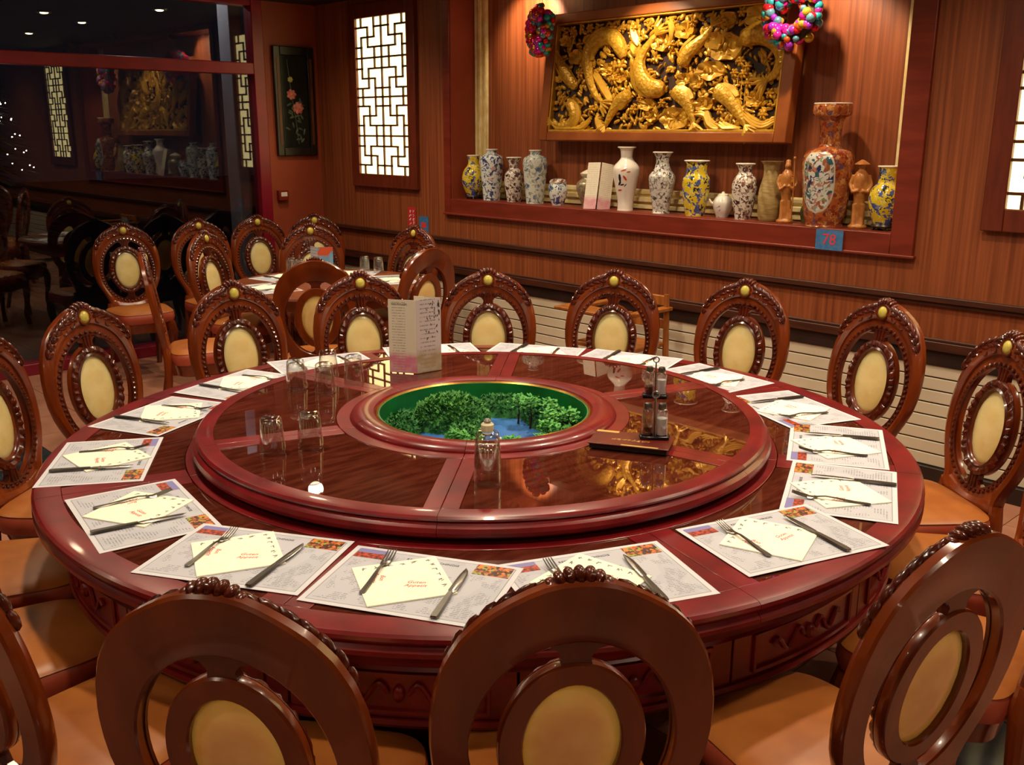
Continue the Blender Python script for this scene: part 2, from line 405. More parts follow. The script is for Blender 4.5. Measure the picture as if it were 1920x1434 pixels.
# ------------------------------------------------------------------ chairs
def ring_loft(inner, outer, front, back, n, zc):
    """front/back: list of (t 0..1 from inner to outer, y)"""
    pr = front+list(reversed(back)); k = len(pr); v = []; f = []
    for i in range(n):
        a = 2*pi*i/n; ri = inner(a); ro = outer(a)
        for t_, y in pr:
            r = ri+(ro-ri)*t_
            yy = y(a) if callable(y) else y
            v.append((r*sin(a), yy, zc+r*cos(a)))
    for i in range(n):
        i2 = (i+1) % n
        for j in range(k):
            j2 = (j+1) % k; f.append((i*k+j, i*k+j2, i2*k+j2, i2*k+j))
    return v, f
def ellr(a_, b_): return lambda a: a_*b_/math.sqrt((b_*sin(a))**2+(a_*cos(a))**2)
OUT = [(0, 1.062), (.035, 1.060), (.064, 1.052), (.092, 1.039), (.124, 1.021), (.16, .996), (.192, .960), (.214, .920), (.230, .870), (.239, .81), (.240, .76), (.236, .71), (.222, .65), (.20, .60), (.176, .555), (.160, .52), (.158, .49), (.170, .455), (.10, .455), (0, .455)]
ZC = .735
def outr(a):
    a = a % (2*pi)
    if a > pi: a = 2*pi-a
    dx, dz = sin(a), cos(a); best = .3
    for (x0, z0), (x1, z1) in zip(OUT, OUT[1:]):
        z0 -= ZC; z1 -= ZC
        den = dx*(z1-z0)-dz*(x1-x0)
        if abs(den) < 1e-9: continue
        t_ = (x0*(z1-z0)-z0*(x1-x0))/den; s_ = (x0*dz-z0*dx)/den
        if t_ > 0 and -1e-6 <= -s_*-1 <= 1+1e-6 or (t_ > 0 and -1e-6 <= s_ <= 1+1e-6): best = t_; break
    return best
LEAN = math.tan(rad(9.5))
def lean_mesh(mb):
    mb.v = [(x, y-(z-.47)*LEAN, z) for x, y, z in mb.v]; return mb
def chair_parts():
    P = []
    b = MB(); fr = [(0, .004), (.02, .010), (.36, .010), (.40, .018), (.62, .026), (.85, .020), (1, .006)]
    bk = [(0, -.014), (.05, -.018), (.95, -.018), (1, -.012)]
    b.add(*ring_loft(ellr(.176, .214), outr, fr, bk, 72, ZC)); P.append(('back_frame', b, M_CHAIR))
    b = MB(); N = 56
    for i in range(N):
        a = 2*pi*i/N; r = ellr(.1875, .2255)(a); b.ell((r*sin(a), .0125, ZC+r*cos(a)), (.0078, .0075, .0078), 6, 4)
    b.add(*ring_loft(ellr(.174, .212), ellr(.181, .219), [(0, .014), (1, .014)], [(0, .006), (1, .006)], 48, ZC))
    P.append(('bead_moulding', b, M_CARVE))
    b = MB().add(*ring_loft(ellr(.084, .127), ellr(.127, .172), [(0, .006), (.1, .012), (.9, .012), (1, .004)], [(0, -.013), (.08, -.017), (.92, -.017), (1, -.012)], 64, ZC)); P.append(('medallion_ring', b, M_CHAIR))
    b = MB()
    b.add(*ring_loft(ellr(.087, .131), ellr(.126, .171), [(0, .012), (.12, .020), (.3, .015), (.55, lambda a: .018+.006*(sin(26*a) > 0)), (.9, lambda a: .014+.006*(sin(26*a) > 0)), (1, .010)], [(0, .008), (1, .008)], 104, ZC))
    P.append(('ring_carving', b, M_CARVE))
    b = MB().ell((0, 0, ZC), (.088, .0135, .131), 32, 10); P.append(('medallion', b, M_STONE))
    for sg in (1, -1):
        b = MB()
        pl = [(-.026, .164), (.026, .164), (.024, .184), (.034, .198), (.062, .207), (.062, .219), (-.062, .219), (-.062, .207), (-.034, .198), (-.024, .184)]
        T = Matrix(((1, 0, 0, 0), (0, 0, 1, 0), (0, sg, 0, ZC), (0, 0, 0, 1)))
        b.prism(pl, -.012, .010, T)
        for x in (-.013, 0, .013): b.tube([(x, .011, ZC+sg*.166), (x*1.3, .012, ZC+sg*.214)], .005, 6)
        P.append(('splat', b, M_CARVE))
    # crest carving
    b = MB(); CZ = 1.022
    for i in range(9):
        a = rad(-72+144*i/8); c = Vector((.050*sin(a), .008, CZ+.043*cos(a)))
        b.ell(c, (.0105, .020, .0165), 10, 7, None, Matrix.Rotation(a, 3, 'Y'))
    b.torus(.029, .006, 20, 6, Matrix.Translation((0, .020, CZ)) @ Matrix.Rotation(pi/2, 4, 'X'))
    b.ell((0, .004, CZ-.004), (.038, .018, .036), 14, 8)
    for sg in (1, -1):
        pts = [(.058, 1.030), (.085, 1.022), (.113, 1.008), (.140, .990), (.165, .968), (.186, .942), (.201, .914)]
        for k, (x, z) in enumerate(pts):
            x1, z1 = pts[min(k+1, 6)]; x0, z0 = pts[max(k-1, 0)]
            a = math.atan2(-(z1-z0), x1-x0)
            for dz, ln, wd, off in ((.006, .034, .0115, .3), (-.012, .028, .0095, -.4)):
                Rm = Matrix.Rotation(a+off, 3, 'Y')
                c = Vector((x, .020, z))+Rm @ Vector((0, 0, dz)); c.x *= sg
                R3 = Matrix.Rotation(sg*(a+off), 3, 'Y')
                s_ = 1-.06*k
                b.ell(c, (ln*s_, .011, wd*s_), 8, 5, None, R3)
            b.ell((sg*x, .020, z-.004), (.010, .010, .006), 6, 4, None, Matrix.Rotation(sg*a, 3, 'Y'))
        for k in range(2):
            b.torus(.013, .004, 12, 5, Matrix.Translation((sg*(.066+.045*k), .022, 1.002-.02*k)) @ Matrix.Rotation(pi/2, 4, 'X'))
    P.append(('crest_carving', b, M_CARVE))
    b = MB().ell((0, .022, CZ), (.0225, .012, .0235), 16, 8); P.append(('cabochon', b, M_CAB))
    b = MB().torus(.0245, .0032, 22, 6, Matrix.Translation((0, .022, CZ)) @ Matrix.Rotation(pi/2, 4, 'X')); P.append(('cabochon_ring', b, M_GOLDL))
    for q in P: lean_mesh(q[1])
    # seat
    def outline(k, grow=0):
        pts = []
        for i in range(k):
            a = 2*pi*i/k; ca, sa = cos(a), sin(a)
            e = .42; sx = math.copysign(abs(ca)**e, ca); sy = math.copysign(abs(sa)**e, sa)
            hw = .202-.018*sy+grow; pts.append((hw*sx, .232+(.207+grow)*sy))
        return pts
    n = 40
    def loft(levels, cap_top=True, cap_bot=True):
        v = []; f = []
        for z, g in levels: v += [(x, y, z) for x, y in outline(n, g)]
        for i in range(len(levels)-1):
            for j in range(n):
                j2 = (j+1) % n; f.append((i*n+j, i*n+j2, (i+1)*n+j2, (i+1)*n+j))
        if cap_bot: f.append(tuple(reversed(range(n))))
        if cap_top:
            v.append((0, .232, levels[-1][0]+.004)); c = len(v)-1; o = (len(levels)-1)*n
            f += [(o+j, o+(j+1) % n, c) for j in range(n)]
        return MB().add(v, f)
    P.append(('seat_border', loft([(.400, -.008), (.406, .003), (.432, .010), (.460, .007), (.470, 0)]), M_SEATB))
    P.append(('seat_cushion', loft([(.466, .001), (.472, .004), (.479, -.004), (.488, -.035), (.494, -.08), (.497, -.13)]), M_SEAT))
    P.append(('seat_apron', loft([(.330, -.03), (.336, -.022), (.372, -.016), (.401, -.008)]), M_CHAIR))
    for sg in (1, -1):
        P.append(('leg', MB().tube([(sg*.150, .40, .40), (sg*.164, .415, .33), (sg*.158, .41, .22), (sg*.144, .395, .10), (sg*.152, .408, .03), (sg*.156, .412, 0)], [.030, .034, .024, .017, .020, .022], 10), M_CHAIR))
        P.append(('leg', MB().tube([(sg*.150, -.002, .50), (sg*.160, .004, .44), (sg*.165, 0, .30), (sg*.170, -.03, .14), (sg*.178, -.075, 0)], [.022, .026, .022, .019, .020], 10), M_CHAIR))
    return P
CH = None
def chair(top, face, label, group):
    """top: where the crest is (x,y); face: direction it faces in degrees"""
    global CH
    f = Vector((cos(rad(face)), sin(rad(face)))); o = Vector(top)+f*.10
    loc = (o.x, o.y, 0); rz = rad(face)-pi/2
    if CH is None:
        CH = thing('dining_chair', label, 'chair', loc, rz, group)
        for nme, mb, m in chair_parts():
            mb.build(nme, m, CH)
        return CH
    return dup(CH, loc, rz, label, group)
G1 = 'carved chairs around the big round table'
def ctab(r, az, label, dface=0): return chair((r*cos(rad(az)), r*sin(rad(az))), az+180+dface, label, G1)
ctab(1.72, 158.8, 'carved oval-back chair directly behind the standing wine list, left of it')
ctab(1.70, 137.3, 'carved oval-back chair with cream medallion, first to the right of the wine list')
ctab(1.78, 116.5, 'carved oval-back chair in front of the wooden high chair')
ctab(1.82, 95.4, 'carved oval-back chair on the far side, beneath the twisted beige vase')
ctab(1.83, 72.9, 'carved oval-back chair on the far right, second from the right edge')
ctab(1.83, 50.9, 'carved oval-back chair cut by the right edge, orange seat showing', 3)
ctab(1.80, 31, 'carved chair mostly past the right edge, upper orange seat beyond the tilted near chair')
ctab(1.80, 10, 'carved chair mostly past the right edge, lower orange seat right of near chair back')
ctab(1.79, -13.4, 'carved chair seen from behind at bottom right, turned obliquely')
ctab(1.74, -36.9, 'carved chair seen from behind at bottom centre, nearest the camera')
ctab(1.81, -55.1, 'carved chair seen from behind at bottom left')
ctab(1.80, -76, 'carved chair at the bottom left corner, mostly past the edge')
ctab(1.80, -96, 'carved chair past the left edge, its seat second from bottom left corner')
ctab(1.80, -116, 'carved chair past the left edge, its seat third from bottom left corner')
ctab(1.79, -139, 'carved oval-back chair cut by the left edge of the photo')
ctab(1.76, -156.1, 'carved oval-back chair with cream medallion, leftmost whole one at big table')
ctab(1.74, 179.5, 'carved oval-back chair at the big table, between leftmost one and the wine list chair')
G2 = 'carved chairs by the window and small round table'
T2 = (-3.15, 1.45)
def c2(x, y, label, face=None):
    if face is None: face = math.degrees(math.atan2(T2[1]-y, T2[0]-x))
    chair((x, y), face, label, G2)
c2(-4.90, .81, 'carved chair with salmon seat against the window, leftmost in back row', -8)
c2(-4.88, 1.39, 'carved chair at the window partly hidden behind another, second of back row', -5)
c2(-4.86, 1.89, 'carved chair against the window left of the window post, third of back row', -10)
c2(-4.68, 2.32, 'carved chair in the room corner under the hanging picture', -28)
c2(-3.98, .99, 'carved chair at the small table in front of second window chair')
c2(-3.95, 1.82, 'carved chair at the small table behind its menu card')
c2(-2.20, .75, 'carved chair seen from behind, near side of the small table')
c2(-3.28, 2.29, 'carved chair between small table and wall, under the red sign')
c2(-2.22, 1.57, 'carved chair turned obliquely at right of the small table')
c2(-3.25, .24, 'carved chair seen edge-on as a slanting dark post', 66)

# ------------------------------------------------------------------ big round table
ZT = .76; RT = 1.37
table = thing('round_table', 'huge round red lacquered dining table with dark inset panels', 'table')
SP = [rad(-16.2+45*k) for k in range(8)]
rimp = [(1.296, .735), (1.296, .760), (1.352, .760), (1.364, .7585), (1.371, .753), (1.373, .745), (1.368, .738), (1.361, .735), (1.366, .731), (1.374, .722), (1.374, .712), (1.362, .704), (1.345, .700), (1.296, .700)]
def strip(mb, a, r0, r1, w0, w1, z0, z1):
    """board along direction a from r0 to r1, between sideways offsets w0..w1"""
    d = Vector((cos(a), sin(a), 0)); s_ = Vector((-sin(a), cos(a), 0))
    pl = [d*r0+s_*w0, d*r1+s_*w0, d*r1+s_*w1, d*r0+s_*w1]
    mb.prism([(q.x, q.y) for q in pl], z0, z1); return mb
def sector_poly(r0, r1, a0, a1, off, n=14):
    """sector whose radial sides are parallel to the spokes, off away from them"""
    pts = []
    for i in range(n+1):
        b0 = a0+math.asin(off/r1); b1 = a1-math.asin(off/r1); b = b0+(b1-b0)*i/n; pts.append((r1*cos(b), r1*sin(b)))
    for i in range(n+1):
        b0 = a0+math.asin(off/r0); b1 = a1-math.asin(off/r0); b = b1+(b0-b1)*i/n; pts.append((r0*cos(b), r0*sin(b)))
    return pts
for k in range(8):
    a0 = SP[k]; a1 = a0+rad(45); g = .0007
    MB().sweep(rimp, a0+g/1.3, a1-g/1.3, 16).build('rim_segment', M_TABLE, table, ang=28)
    MB().sweep([(.80, .735), (.80, .760), (.953, .760), (.953, .735)], a0+g, a1-g, 14).build('inner_ring_segment', M_TABLE, table, bevel=.002)
    strip(MB(), a0, .9545, 1.2945, g, .062, .735, .7598).build('spoke_board', M_TABLE, table, bevel=.0015)
    strip(MB(), a1, .9545, 1.2945, -.062, -g, .735, .7598).build('spoke_board', M_TABLE, table, bevel=.0015)
    MB().prism(sector_poly(.955, 1.2945, a0, a1, .0635), .732, .7575).build('inset_panel', M_INSET, table, smooth=False)
# apron: cove moulding and panels, pedestal
MB().sweep([(.90, .695), (.90, .70), (1.345, .70), (1.335, .690), (1.318, .672), (1.312, .655), (1.318, .648), (1.30, .642), (.90, .642)], 0, 2*pi, 96).build('cove_moulding', M_TABLE, table, ang=28)
for k in range(16):
    a0 = SP[0]+rad(22.5*k); a1 = a0+rad(22.5); g = .004
    MB().sweep([(1.265, .52), (1.265, .642), (1.292, .642), (1.292, .52)], a0+g/2, a1-g/2, 8).build('apron_panel', M_TABLE, table, bevel=.002)
    am = (a0+a1)/2
    fr = MB()
    b0, b1 = a0+.05, a1-.05
    fr.sweep([(1.290, .532), (1.290, .541), (1.300, .541), (1.300, .532)], b0, b1, 8); fr.sweep([(1.290, .621), (1.290, .630), (1.300, .630), (1.300, .621)], b0, b1, 8)
    for b in (b0, b1): fr.tube([(1.295*cos(b), 1.295*sin(b), .533), (1.295*cos(b), 1.295*sin(b), .629)], .006, 6)
    for s_ in (-1, 1):
        path = []
        for i in range(14):
            q = i/13; an = am+s_*(.018+.085*q); zz = .581+.026*sin(q*9)*(1-q*.4); path.append((1.297*cos(an), 1.297*sin(an), zz))
        fr.tube(path, .0055, 6)
    fr.ell((1.295*cos(am), 1.295*sin(am), .581), (.014, .014, .02), 8, 6)
    fr.build('apron_carving', M_TABLE, table)
MB().sweep([(.90, .49), (.90, .52), (1.30, .52), (1.304, .51), (1.298, .50), (1.28, .49)], 0, 2*pi, 96).build('apron_foot_rail', M_TABLE, table, ang=28)
MB().lathe([(0, 0), (.62, 0), (.62, .05), (.55, .08), (.50, .12), (.46, .30), (.48, .44), (.60, .49), (.9, .492), (.9, .50), (0, .50)], 48).build('pedestal', M_TABLE, table)

# ------------------------------------------------------------------ lazy susan
ZS = .83
sus = thing('lazy_susan', 'raised round red lazy susan with dark glass panels at table centre', 'turntable')
SS = [rad(-49+60*k) for k in range(6)]
srim = [(.866, .775), (.866, .830), (.902, .830), (.913, .8285), (.919, .823), (.919, .818), (.913, .814), (.919, .811), (.930, .803), (.934, .792), (.930, .781), (.918, .772), (.902, .766), (.866, .766)]
for k in range(6):
    a0 = SS[k]; a1 = a0+rad(60); g = .0007
    MB().sweep(srim, a0+g, a1-g, 20).build('rim_segment', M_TABLE, sus, ang=28)
    MB().sweep([(.44, .80), (.44, .8302), (.485, .8302), (.485, .80)], a0+.0015, a1-.0015, 16).build('inner_ring_segment', M_TABLE, sus, bevel=.002)
    strip(MB(), a0, .486, .8655, g, .046, .80, .8298).build('spoke_board', M_TABLE, sus, bevel=.0015)
    strip(MB(), a1, .486, .8655, -.046, -g, .80, .8298).build('spoke_board', M_TABLE, sus, bevel=.0015)
    MB().prism(sector_poly(.486, .8655, a0, a1, .0475), .80, .8278).build('glass_panel', M_INSET, sus, smooth=False)
    MB().sweep([(.357, .800), (.357, .836), (.364, .846), (.380, .851), (.405, .852), (.426, .846), (.437, .838), (.440, .832), (.440, .80)], a0+.0015, a1-.0015, 20).build('raised_ring_segment', M_TABLE, sus, ang=28)
MB().sweep([(.349, .80), (.349, .838), (.353, .843), (.3565, .838), (.3565, .80)], 0, 2*pi, 64).build('gold_lip', M_GOLDL, sus)
MB().sweep([(.80, .7605), (.80, .80), (.87, .80), (.87, .7605)], 0, 2*pi, 64).build('turning_base', M_CARVE, sus)

# miniature garden in the well
M_GREENW = mat('green_basin', '#0c7a34', '#085a26', scale=6, rough=.45)
M_MOSS = mat('moss', '#3c8440', '#1e5a2a', scale=40, rough=.9, lo=.3, hi=.7)
M_MOSS2 = mat('light_moss', '#5fa24c', '#337238', scale=40, rough=.85)
M_WATER = mat('blue_water', '#3a70c0', '#4a80cc', scale=8, rough=.2, bump=.06)
gd = thing('miniature_garden', 'miniature green garden with pond sunk in the table centre', 'model garden', (0, 0, .70))
MB().sweep([(.345, .0), (.345, .138), (.350, .138), (.350, .0)], 0, 2*pi, 64).build('basin_wall', M_GREENW, gd)
MB().lathe([(0, .045), (.345, .045), (.345, .0), (0, 0)], 64).build('pond_water', M_WATER, gd)
rg = random.Random(4)
def mound(name, c, rx, ry, h, m, nleaf, size, rot=0):
    b = MB()
    for i in range(nleaf):
        u = rg.random()*2*pi; q = math.sqrt(rg.random())*1.0
        x, y = rx*q*cos(u), ry*q*sin(u); x, y = x*cos(rot)-y*sin(rot), x*sin(rot)+y*cos(rot)
        z = .045+h*math.sqrt(max(0, 1-q*q))+rg.uniform(-.006, .006)
        x += c[0]; y += c[1]
        if math.hypot(x, y) > .335: continue
        t1 = rg.random()*2*pi; tl = rg.uniform(.2, 1.2); L = size*rg.uniform(.6, 1.4)
        d = Vector((cos(t1)*cos(tl), sin(t1)*cos(tl), sin(tl)))*L; s_ = Vector((-sin(t1), cos(t1), 0))*L*.33
        p0 = Vector((x, y, z)); o = len(b.v)
        b.v += [tuple(p0), tuple(p0+d*.5+s_), tuple(p0+d), tuple(p0+d*.5-s_)]; b.f.append((o, o+1, o+2, o+3))
    hm = MB()
    v = []; f = []
    nu, nv = 20, 6
    for i in range(nv+1):
        q = 1-i/nv
        for j in range(nu):
            u = 2*pi*j/nu; x, y = rx*q*cos(u), ry*q*sin(u); x, y = x*cos(rot)-y*sin(rot)+c[0], x*sin(rot)+y*cos(rot)+c[1]
            rr = math.hypot(x, y)
            if rr > .34: x *= .34/rr; y *= .34/rr
            v.append((x, y, .045+h*.9*math.sqrt(max(0, 1-q*q))))
    for i in range(nv):
        for j in range(nu):
            j2 = (j+1) % nu; f.append((i*nu+j, i*nu+j2, (i+1)*nu+j2, (i+1)*nu+j))
    hm.add(v, f)
    e = hm.build(name, M_MOSS, gd)
    lf = b.build('moss_leaves', m, e, smooth=False); lf['kind'] = 'stuff'
mound('moss_mound', (-.17, .0), .135, .115, .10, M_MOSS2, 2200, .016, .8)
mound('moss_mound', (-.06, -.285), .15, .05, .028, M_MOSS2, 800, .014, .1)
mound('moss_mound', (-.245, -.15), .12, .075, .045, M_MOSS, 900, .014, -.9)
mound('moss_mound', (.06, .255), .20, .075, .055, M_MOSS, 1200, .015, -.35)
mound('moss_mound', (.26, .14), .10, .07, .045, M_MOSS2, 800, .014, 1.2)
mound('moss_mound', (.02, -.10), .065, .055, .055, M_MOSS2, 600, .014, .5)
mound('moss_mound', (-.15, .235), .13, .07, .06, M_MOSS, 700, .014, .6)
M_TRUNK = mat('tiny_trunk', '#3a2412', rough=.8)
def tiny_tree(x, y, h, r, m):
    e = empty('tiny_tree', (x, y, .045), gd)
    MB().tube([(0, 0, 0), (.003, .002, h*.5), (0, 0, h)], [.004, .003, .002], 6).build('trunk', M_TRUNK, e)
    b = MB()
    for i in range(150):
        u = rg.random()*2*pi; ph = math.acos(rg.uniform(-.7, 1)); q = r*rg.uniform(.45, 1)
        p0 = Vector((q*sin(ph)*cos(u), q*sin(ph)*sin(u), h+q*.7*cos(ph))); t1 = rg.random()*6.3; L = .014
        d = Vector((cos(t1), sin(t1), rg.uniform(-.3, .8)))*L; s_ = Vector((-sin(t1), cos(t1), .3))*L*.45; o = len(b.v)
        b.v += [tuple(p0), tuple(p0+d*.5+s_), tuple(p0+d), tuple(p0+d*.5-s_)]; b.f.append((o, o+1, o+2, o+3))
    b.build('foliage', m, e, smooth=False)
M_LEAF = mat('tiny_leaf', '#6cbc58', '#38843c', scale=50, rough=.8)
for x, y, h, r in ((.05, .17, .09, .042), (.11, .20, .085, .04), (.17, .14, .075, .038), (.24, .06, .07, .036), (.28, .0, .05, .03), (.20, .20, .07, .04), (.10, -.20, .06, .034), (.17, -.19, .055, .03), (.25, -.11, .055, .032), (-.02, .18, .08, .04)):
    tiny_tree(x, y, h, r, M_LEAF)
M_PEB = mat('pebble', '#cfc8b0', rough=.6)
for x, y in ((.0, -.12), (.08, .0), (.22, -.2)):
    MB().ell((x, y, .052), (.010, .007, .007), 8, 5).build('pebble', M_PEB, gd)

# ------------------------------------------------------------------ place settings
M_MAT = bpy.data.materials.new('printed_paper_mat'); M_MAT.use_nodes = True
def mk_mat_print(m, hw, hh):
    nt = m.node_tree; b = nt.nodes['Principled BSDF']; b.inputs['Roughness'].default_value = .6
    tc = nt.nodes.new('ShaderNodeTexCoord'); sx = nt.nodes.new('ShaderNodeSeparateXYZ'); nt.links.new(tc.outputs['Object'], sx.inputs[0])
    def math_(op, a, b_=None, c=None):
        n = nt.nodes.new('ShaderNodeMath'); n.operation = op
        for i, q in enumerate((a, b_, c)):
            if q is None: continue
            if isinstance(q, (int, float)): n.inputs[i].default_value = q
            else: nt.links.new(q, n.inputs[i])
        return n.outputs[0]
    X, Y = sx.outputs[0], sx.outputs[1]
    ax, ay = math_('ABSOLUTE', X), math_('ABSOLUTE', Y)
    # thin border line
    dx, dy = math_('SUBTRACT', hw-.014, ax), math_('SUBTRACT', hh-.014, ay)
    dmin = math_('MINIMUM', dx, dy)
    line = math_('LESS_THAN', math_('ABSOLUTE', dmin), .0011)
    inside = math_('GREATER_THAN', dmin, 0)
    # rows of small print in columns
    row = math_('LESS_THAN', math_('MODULO', math_('ADD', Y, 1), .0075), .0028)
    nz = nt.nodes.new('ShaderNodeTexNoise'); nz.inputs['Scale'].default_value = 1; mp = nt.nodes.new('ShaderNodeMapping')
    mp.inputs['Scale'].default_value = (260, 34, 1); nt.links.new(tc.outputs['Object'], mp.inputs[0]); nt.links.new(mp.outputs[0], nz.inputs['Vector'])
    nb = nt.nodes.new('ShaderNodeTexNoise'); nb.inputs['Scale'].default_value = 18; nb.inputs['Detail'].default_value = 1; nt.links.new(tc.outputs['Object'], nb.inputs['Vector'])
    ink = math_('MULTIPLY', math_('MULTIPLY', row, math_('GREATER_THAN', nz.outputs[0], .47)), math_('GREATER_THAN', nb.outputs[0], .5))
    ink = math_('MULTIPLY', ink, math_('GREATER_THAN', dmin, .01)); ink = math_('MULTIPLY', ink, math_('LESS_THAN', Y, .075))
    fac = math_('MAXIMUM', math_('MULTIPLY', ink, .55), math_('MULTIPLY', line, .6))
    m1 = nt.nodes.new('ShaderNodeMixRGB'); m1.inputs[1].default_value = lin('#d2d2dc'); m1.inputs[2].default_value = lin('#bebfcc'); nt.links.new(inside, m1.inputs[0])
    nb2 = nt.nodes.new('ShaderNodeTexNoise'); nb2.inputs['Scale'].default_value = 9; nt.links.new(tc.outputs['Object'], nb2.inputs['Vector'])
    m2 = nt.nodes.new('ShaderNodeMixRGB'); m2.inputs[2].default_value = lin('#b2b4c2'); nt.links.new(m1.outputs[0], m2.inputs[1]); nt.links.new(math_('MULTIPLY', math_('MULTIPLY', inside, .5), math_('GREATER_THAN', nb2.outputs[0], .55)), m2.inputs[0])
    m3 = nt.nodes.new('ShaderNodeMixRGB'); m3.inputs[2].default_value = lin('#4a4850'); nt.links.new(m2.outputs[0], m3.inputs[1]); nt.links.new(fac, m3.inputs[0])
    nt.links.new(m3.outputs[0], b.inputs['Base Color'])
mk_mat_print(M_MAT, .21, .1485)
def ramp_mat(name, stops, scale, rough=.5, voro=True, coord='Object', mp_scale=(1, 1, 1)):
    m = bpy.data.materials.new(name); m.use_nodes = True; nt = m.node_tree; b = nt.nodes['Principled BSDF']; b.inputs['Roughness'].default_value = rough
    tc = nt.nodes.new('ShaderNodeTexCoord'); mp = nt.nodes.new('ShaderNodeMapping'); mp.inputs['Scale'].default_value = mp_scale; nt.links.new(tc.outputs[coord], mp.inputs[0])
    if voro:
        n = nt.nodes.new('ShaderNodeTexVoronoi'); n.inputs['Scale'].default_value = scale; sep = nt.nodes.new('ShaderNodeSeparateColor'); nt.links.new(mp.outputs[0], n.inputs['Vector']); nt.links.new(n.outputs['Color'], sep.inputs[0]); fac = sep.outputs[0]
    else:
        n = nt.nodes.new('ShaderNodeTexNoise'); n.inputs['Scale'].default_value = scale; n.inputs['Detail'].default_value = 4; nt.links.new(mp.outputs[0], n.inputs['Vector']); fac = n.outputs[0]
    r = nt.nodes.new('ShaderNodeValToRGB'); r.color_ramp.interpolation = 'CONSTANT' if voro else 'LINEAR'
    el = r.color_ramp.elements
    while len(el) < len(stops): el.new(.5)
    for e, (p_, c) in zip(el, stops): e.position = p_; e.color = lin(c)
    nt.links.new(fac, r.inputs[0]); nt.links.new(r.outputs[0], b.inputs['Base Color']); MATS[name] = m
    return m
M_FOOD = ramp_mat('food_photo_print', [(0, '#5a3020'), (.25, '#c4622c'), (.45, '#3a2018'), (.6, '#9aa040'), (.75, '#e08030'), (.9, '#7a4a30')], 120)
M_SKYP = mat('photo_sky_print', '#7a80c0', '#8a78a8', scale=20, rough=.5)
M_TEMP = mat('photo_temple_print', '#c84a28', '#5a1e18', scale=120, rough=.5, lo=.4, hi=.6)
mat_me = MB().bb((-.21, -.1485, 0), (.21, .1485, .0007)).mesh('placemat', False); mat_me.materials.append(M_MAT)
sky_me = MB().bb((-.195, .117, .0007), (-.118, .137, .0009)).mesh('photo_sky', False); sky_me.materials.append(M_SKYP)
tmp_me = MB().bb((-.195, .090, .0007), (-.118, .1168, .0009)).mesh('photo_temple', False); tmp_me.materials.append(M_TEMP)
food_me = MB().bb((.105, .085, .0007), (.192, .137, .0009)).mesh('photo_food', False); food_me.materials.append(M_FOOD)
ttl = text_mesh('RESTAURANT CHINOIS', .0125, M_DARKP)
nap_me = MB().bb((-.099, -.099, 0), (.099, .099, .0016)).bb((-.0985, -.0985, .0016), (.0985, .0985, .0030)).mesh('napkin', False); nap_me.materials.append(M_NAP)
tg = text_mesh('Guten\nAppetit', .0165, M_RED, shear=.3); tb = text_mesh('Bon\nAppetit', .0165, M_RED, shear=.3)
mk = MB(); rm = random.Random(9)
def glyph(mb, cx, cy, s_, z):
    for i in range(4):
        a = rm.choice((0, pi/2, pi/4)); L = s_*rm.uniform(.5, 1); x = cx+rm.uniform(-.3, .3)*s_; y = cy+rm.uniform(-.35, .35)*s_
        mb.box((0, 0, 0), (L, s_*.16, .0002), Matrix.Translation((x, y, z)) @ Matrix.Rotation(a, 4, 'Z'))
for i in range(6): glyph(mk, -.075+.03*i, .082, .013, .0031)
for i in range(5): glyph(mk, .082, .060-.028*i, .013, .0031)
mk_me = mk.mesh('printed_characters', False); mk_me.materials.append(M_GREYP)
# fork
fk = MB()
def bar(mb, pts, ws, th):
    v = []; f = []
    for (x, y, z), w_ in zip(pts, ws): v += [(x-w_, y, z), (x+w_, y, z), (x+w_*.75, y, z+th), (x-w_*.75, y, z+th)]
    for i in range(len(pts)-1):
        for j in range(4): f.append((4*i+j, 4*i+(j+1) % 4, 4*i+4+(j+1) % 4, 4*i+4+j))
    f.append((3, 2, 1, 0)); o = 4*(len(pts)-1); f.append((o, o+1, o+2, o+3)); mb.add(v, f)
fh = MB(); bar(fh, [(0, -.102, .0), (0, -.096, .0), (0, -.06, .0012), (0, -.01, .006), (0, .015, .0075), (0, .035, .0045)], [.006, .0078, .0066, .0042, .0032, .0036], .0022)
ft = MB(); bar(ft, [(0, .032, .005), (0, .040, .0025), (0, .052, .0008), (0, .062, .0018)], [.0036, .009, .0122, .0122], .0018)
for x in (-.0102, -.0034, .0034, .0102): bar(ft, [(x, .061, .0018), (x, .085, .0062), (x*.96, .104, .0115)], [.0021, .0019, .0011], .0016)
kh = MB(); bar(kh, [(0, -.118, 0), (0, -.110, 0), (0, -.06, .0006), (0, -.012, .001), (0, -.004, .0012)], [.008, .0098, .0086, .0062, .0050], .0048)
kb = MB(); bar(kb, [(0, -.004, .0025), (.001, .006, .0028), (.002, .05, .0028), (.002, .085, .0028), (.001, .105, .0028), (-.001, .117, .0028)], [.005, .0092, .0098, .0086, .0055, .0012], .0012)
fm = [q.mesh(n_) for q, n_ in ((fh, 'fork_handle'), (ft, 'tines'), (kh, 'knife_handle'), (kb, 'blade'))]
for q in fm: q.materials.append(M_STEEL)
ORD = ['first', 'second', 'third', 'fourth', 'fifth', 'sixth', 'seventh', 'eighth', 'ninth', 'tenth', 'eleventh', 'twelfth', 'thirteenth', 'fourteenth', 'fifteenth', 'sixteenth']
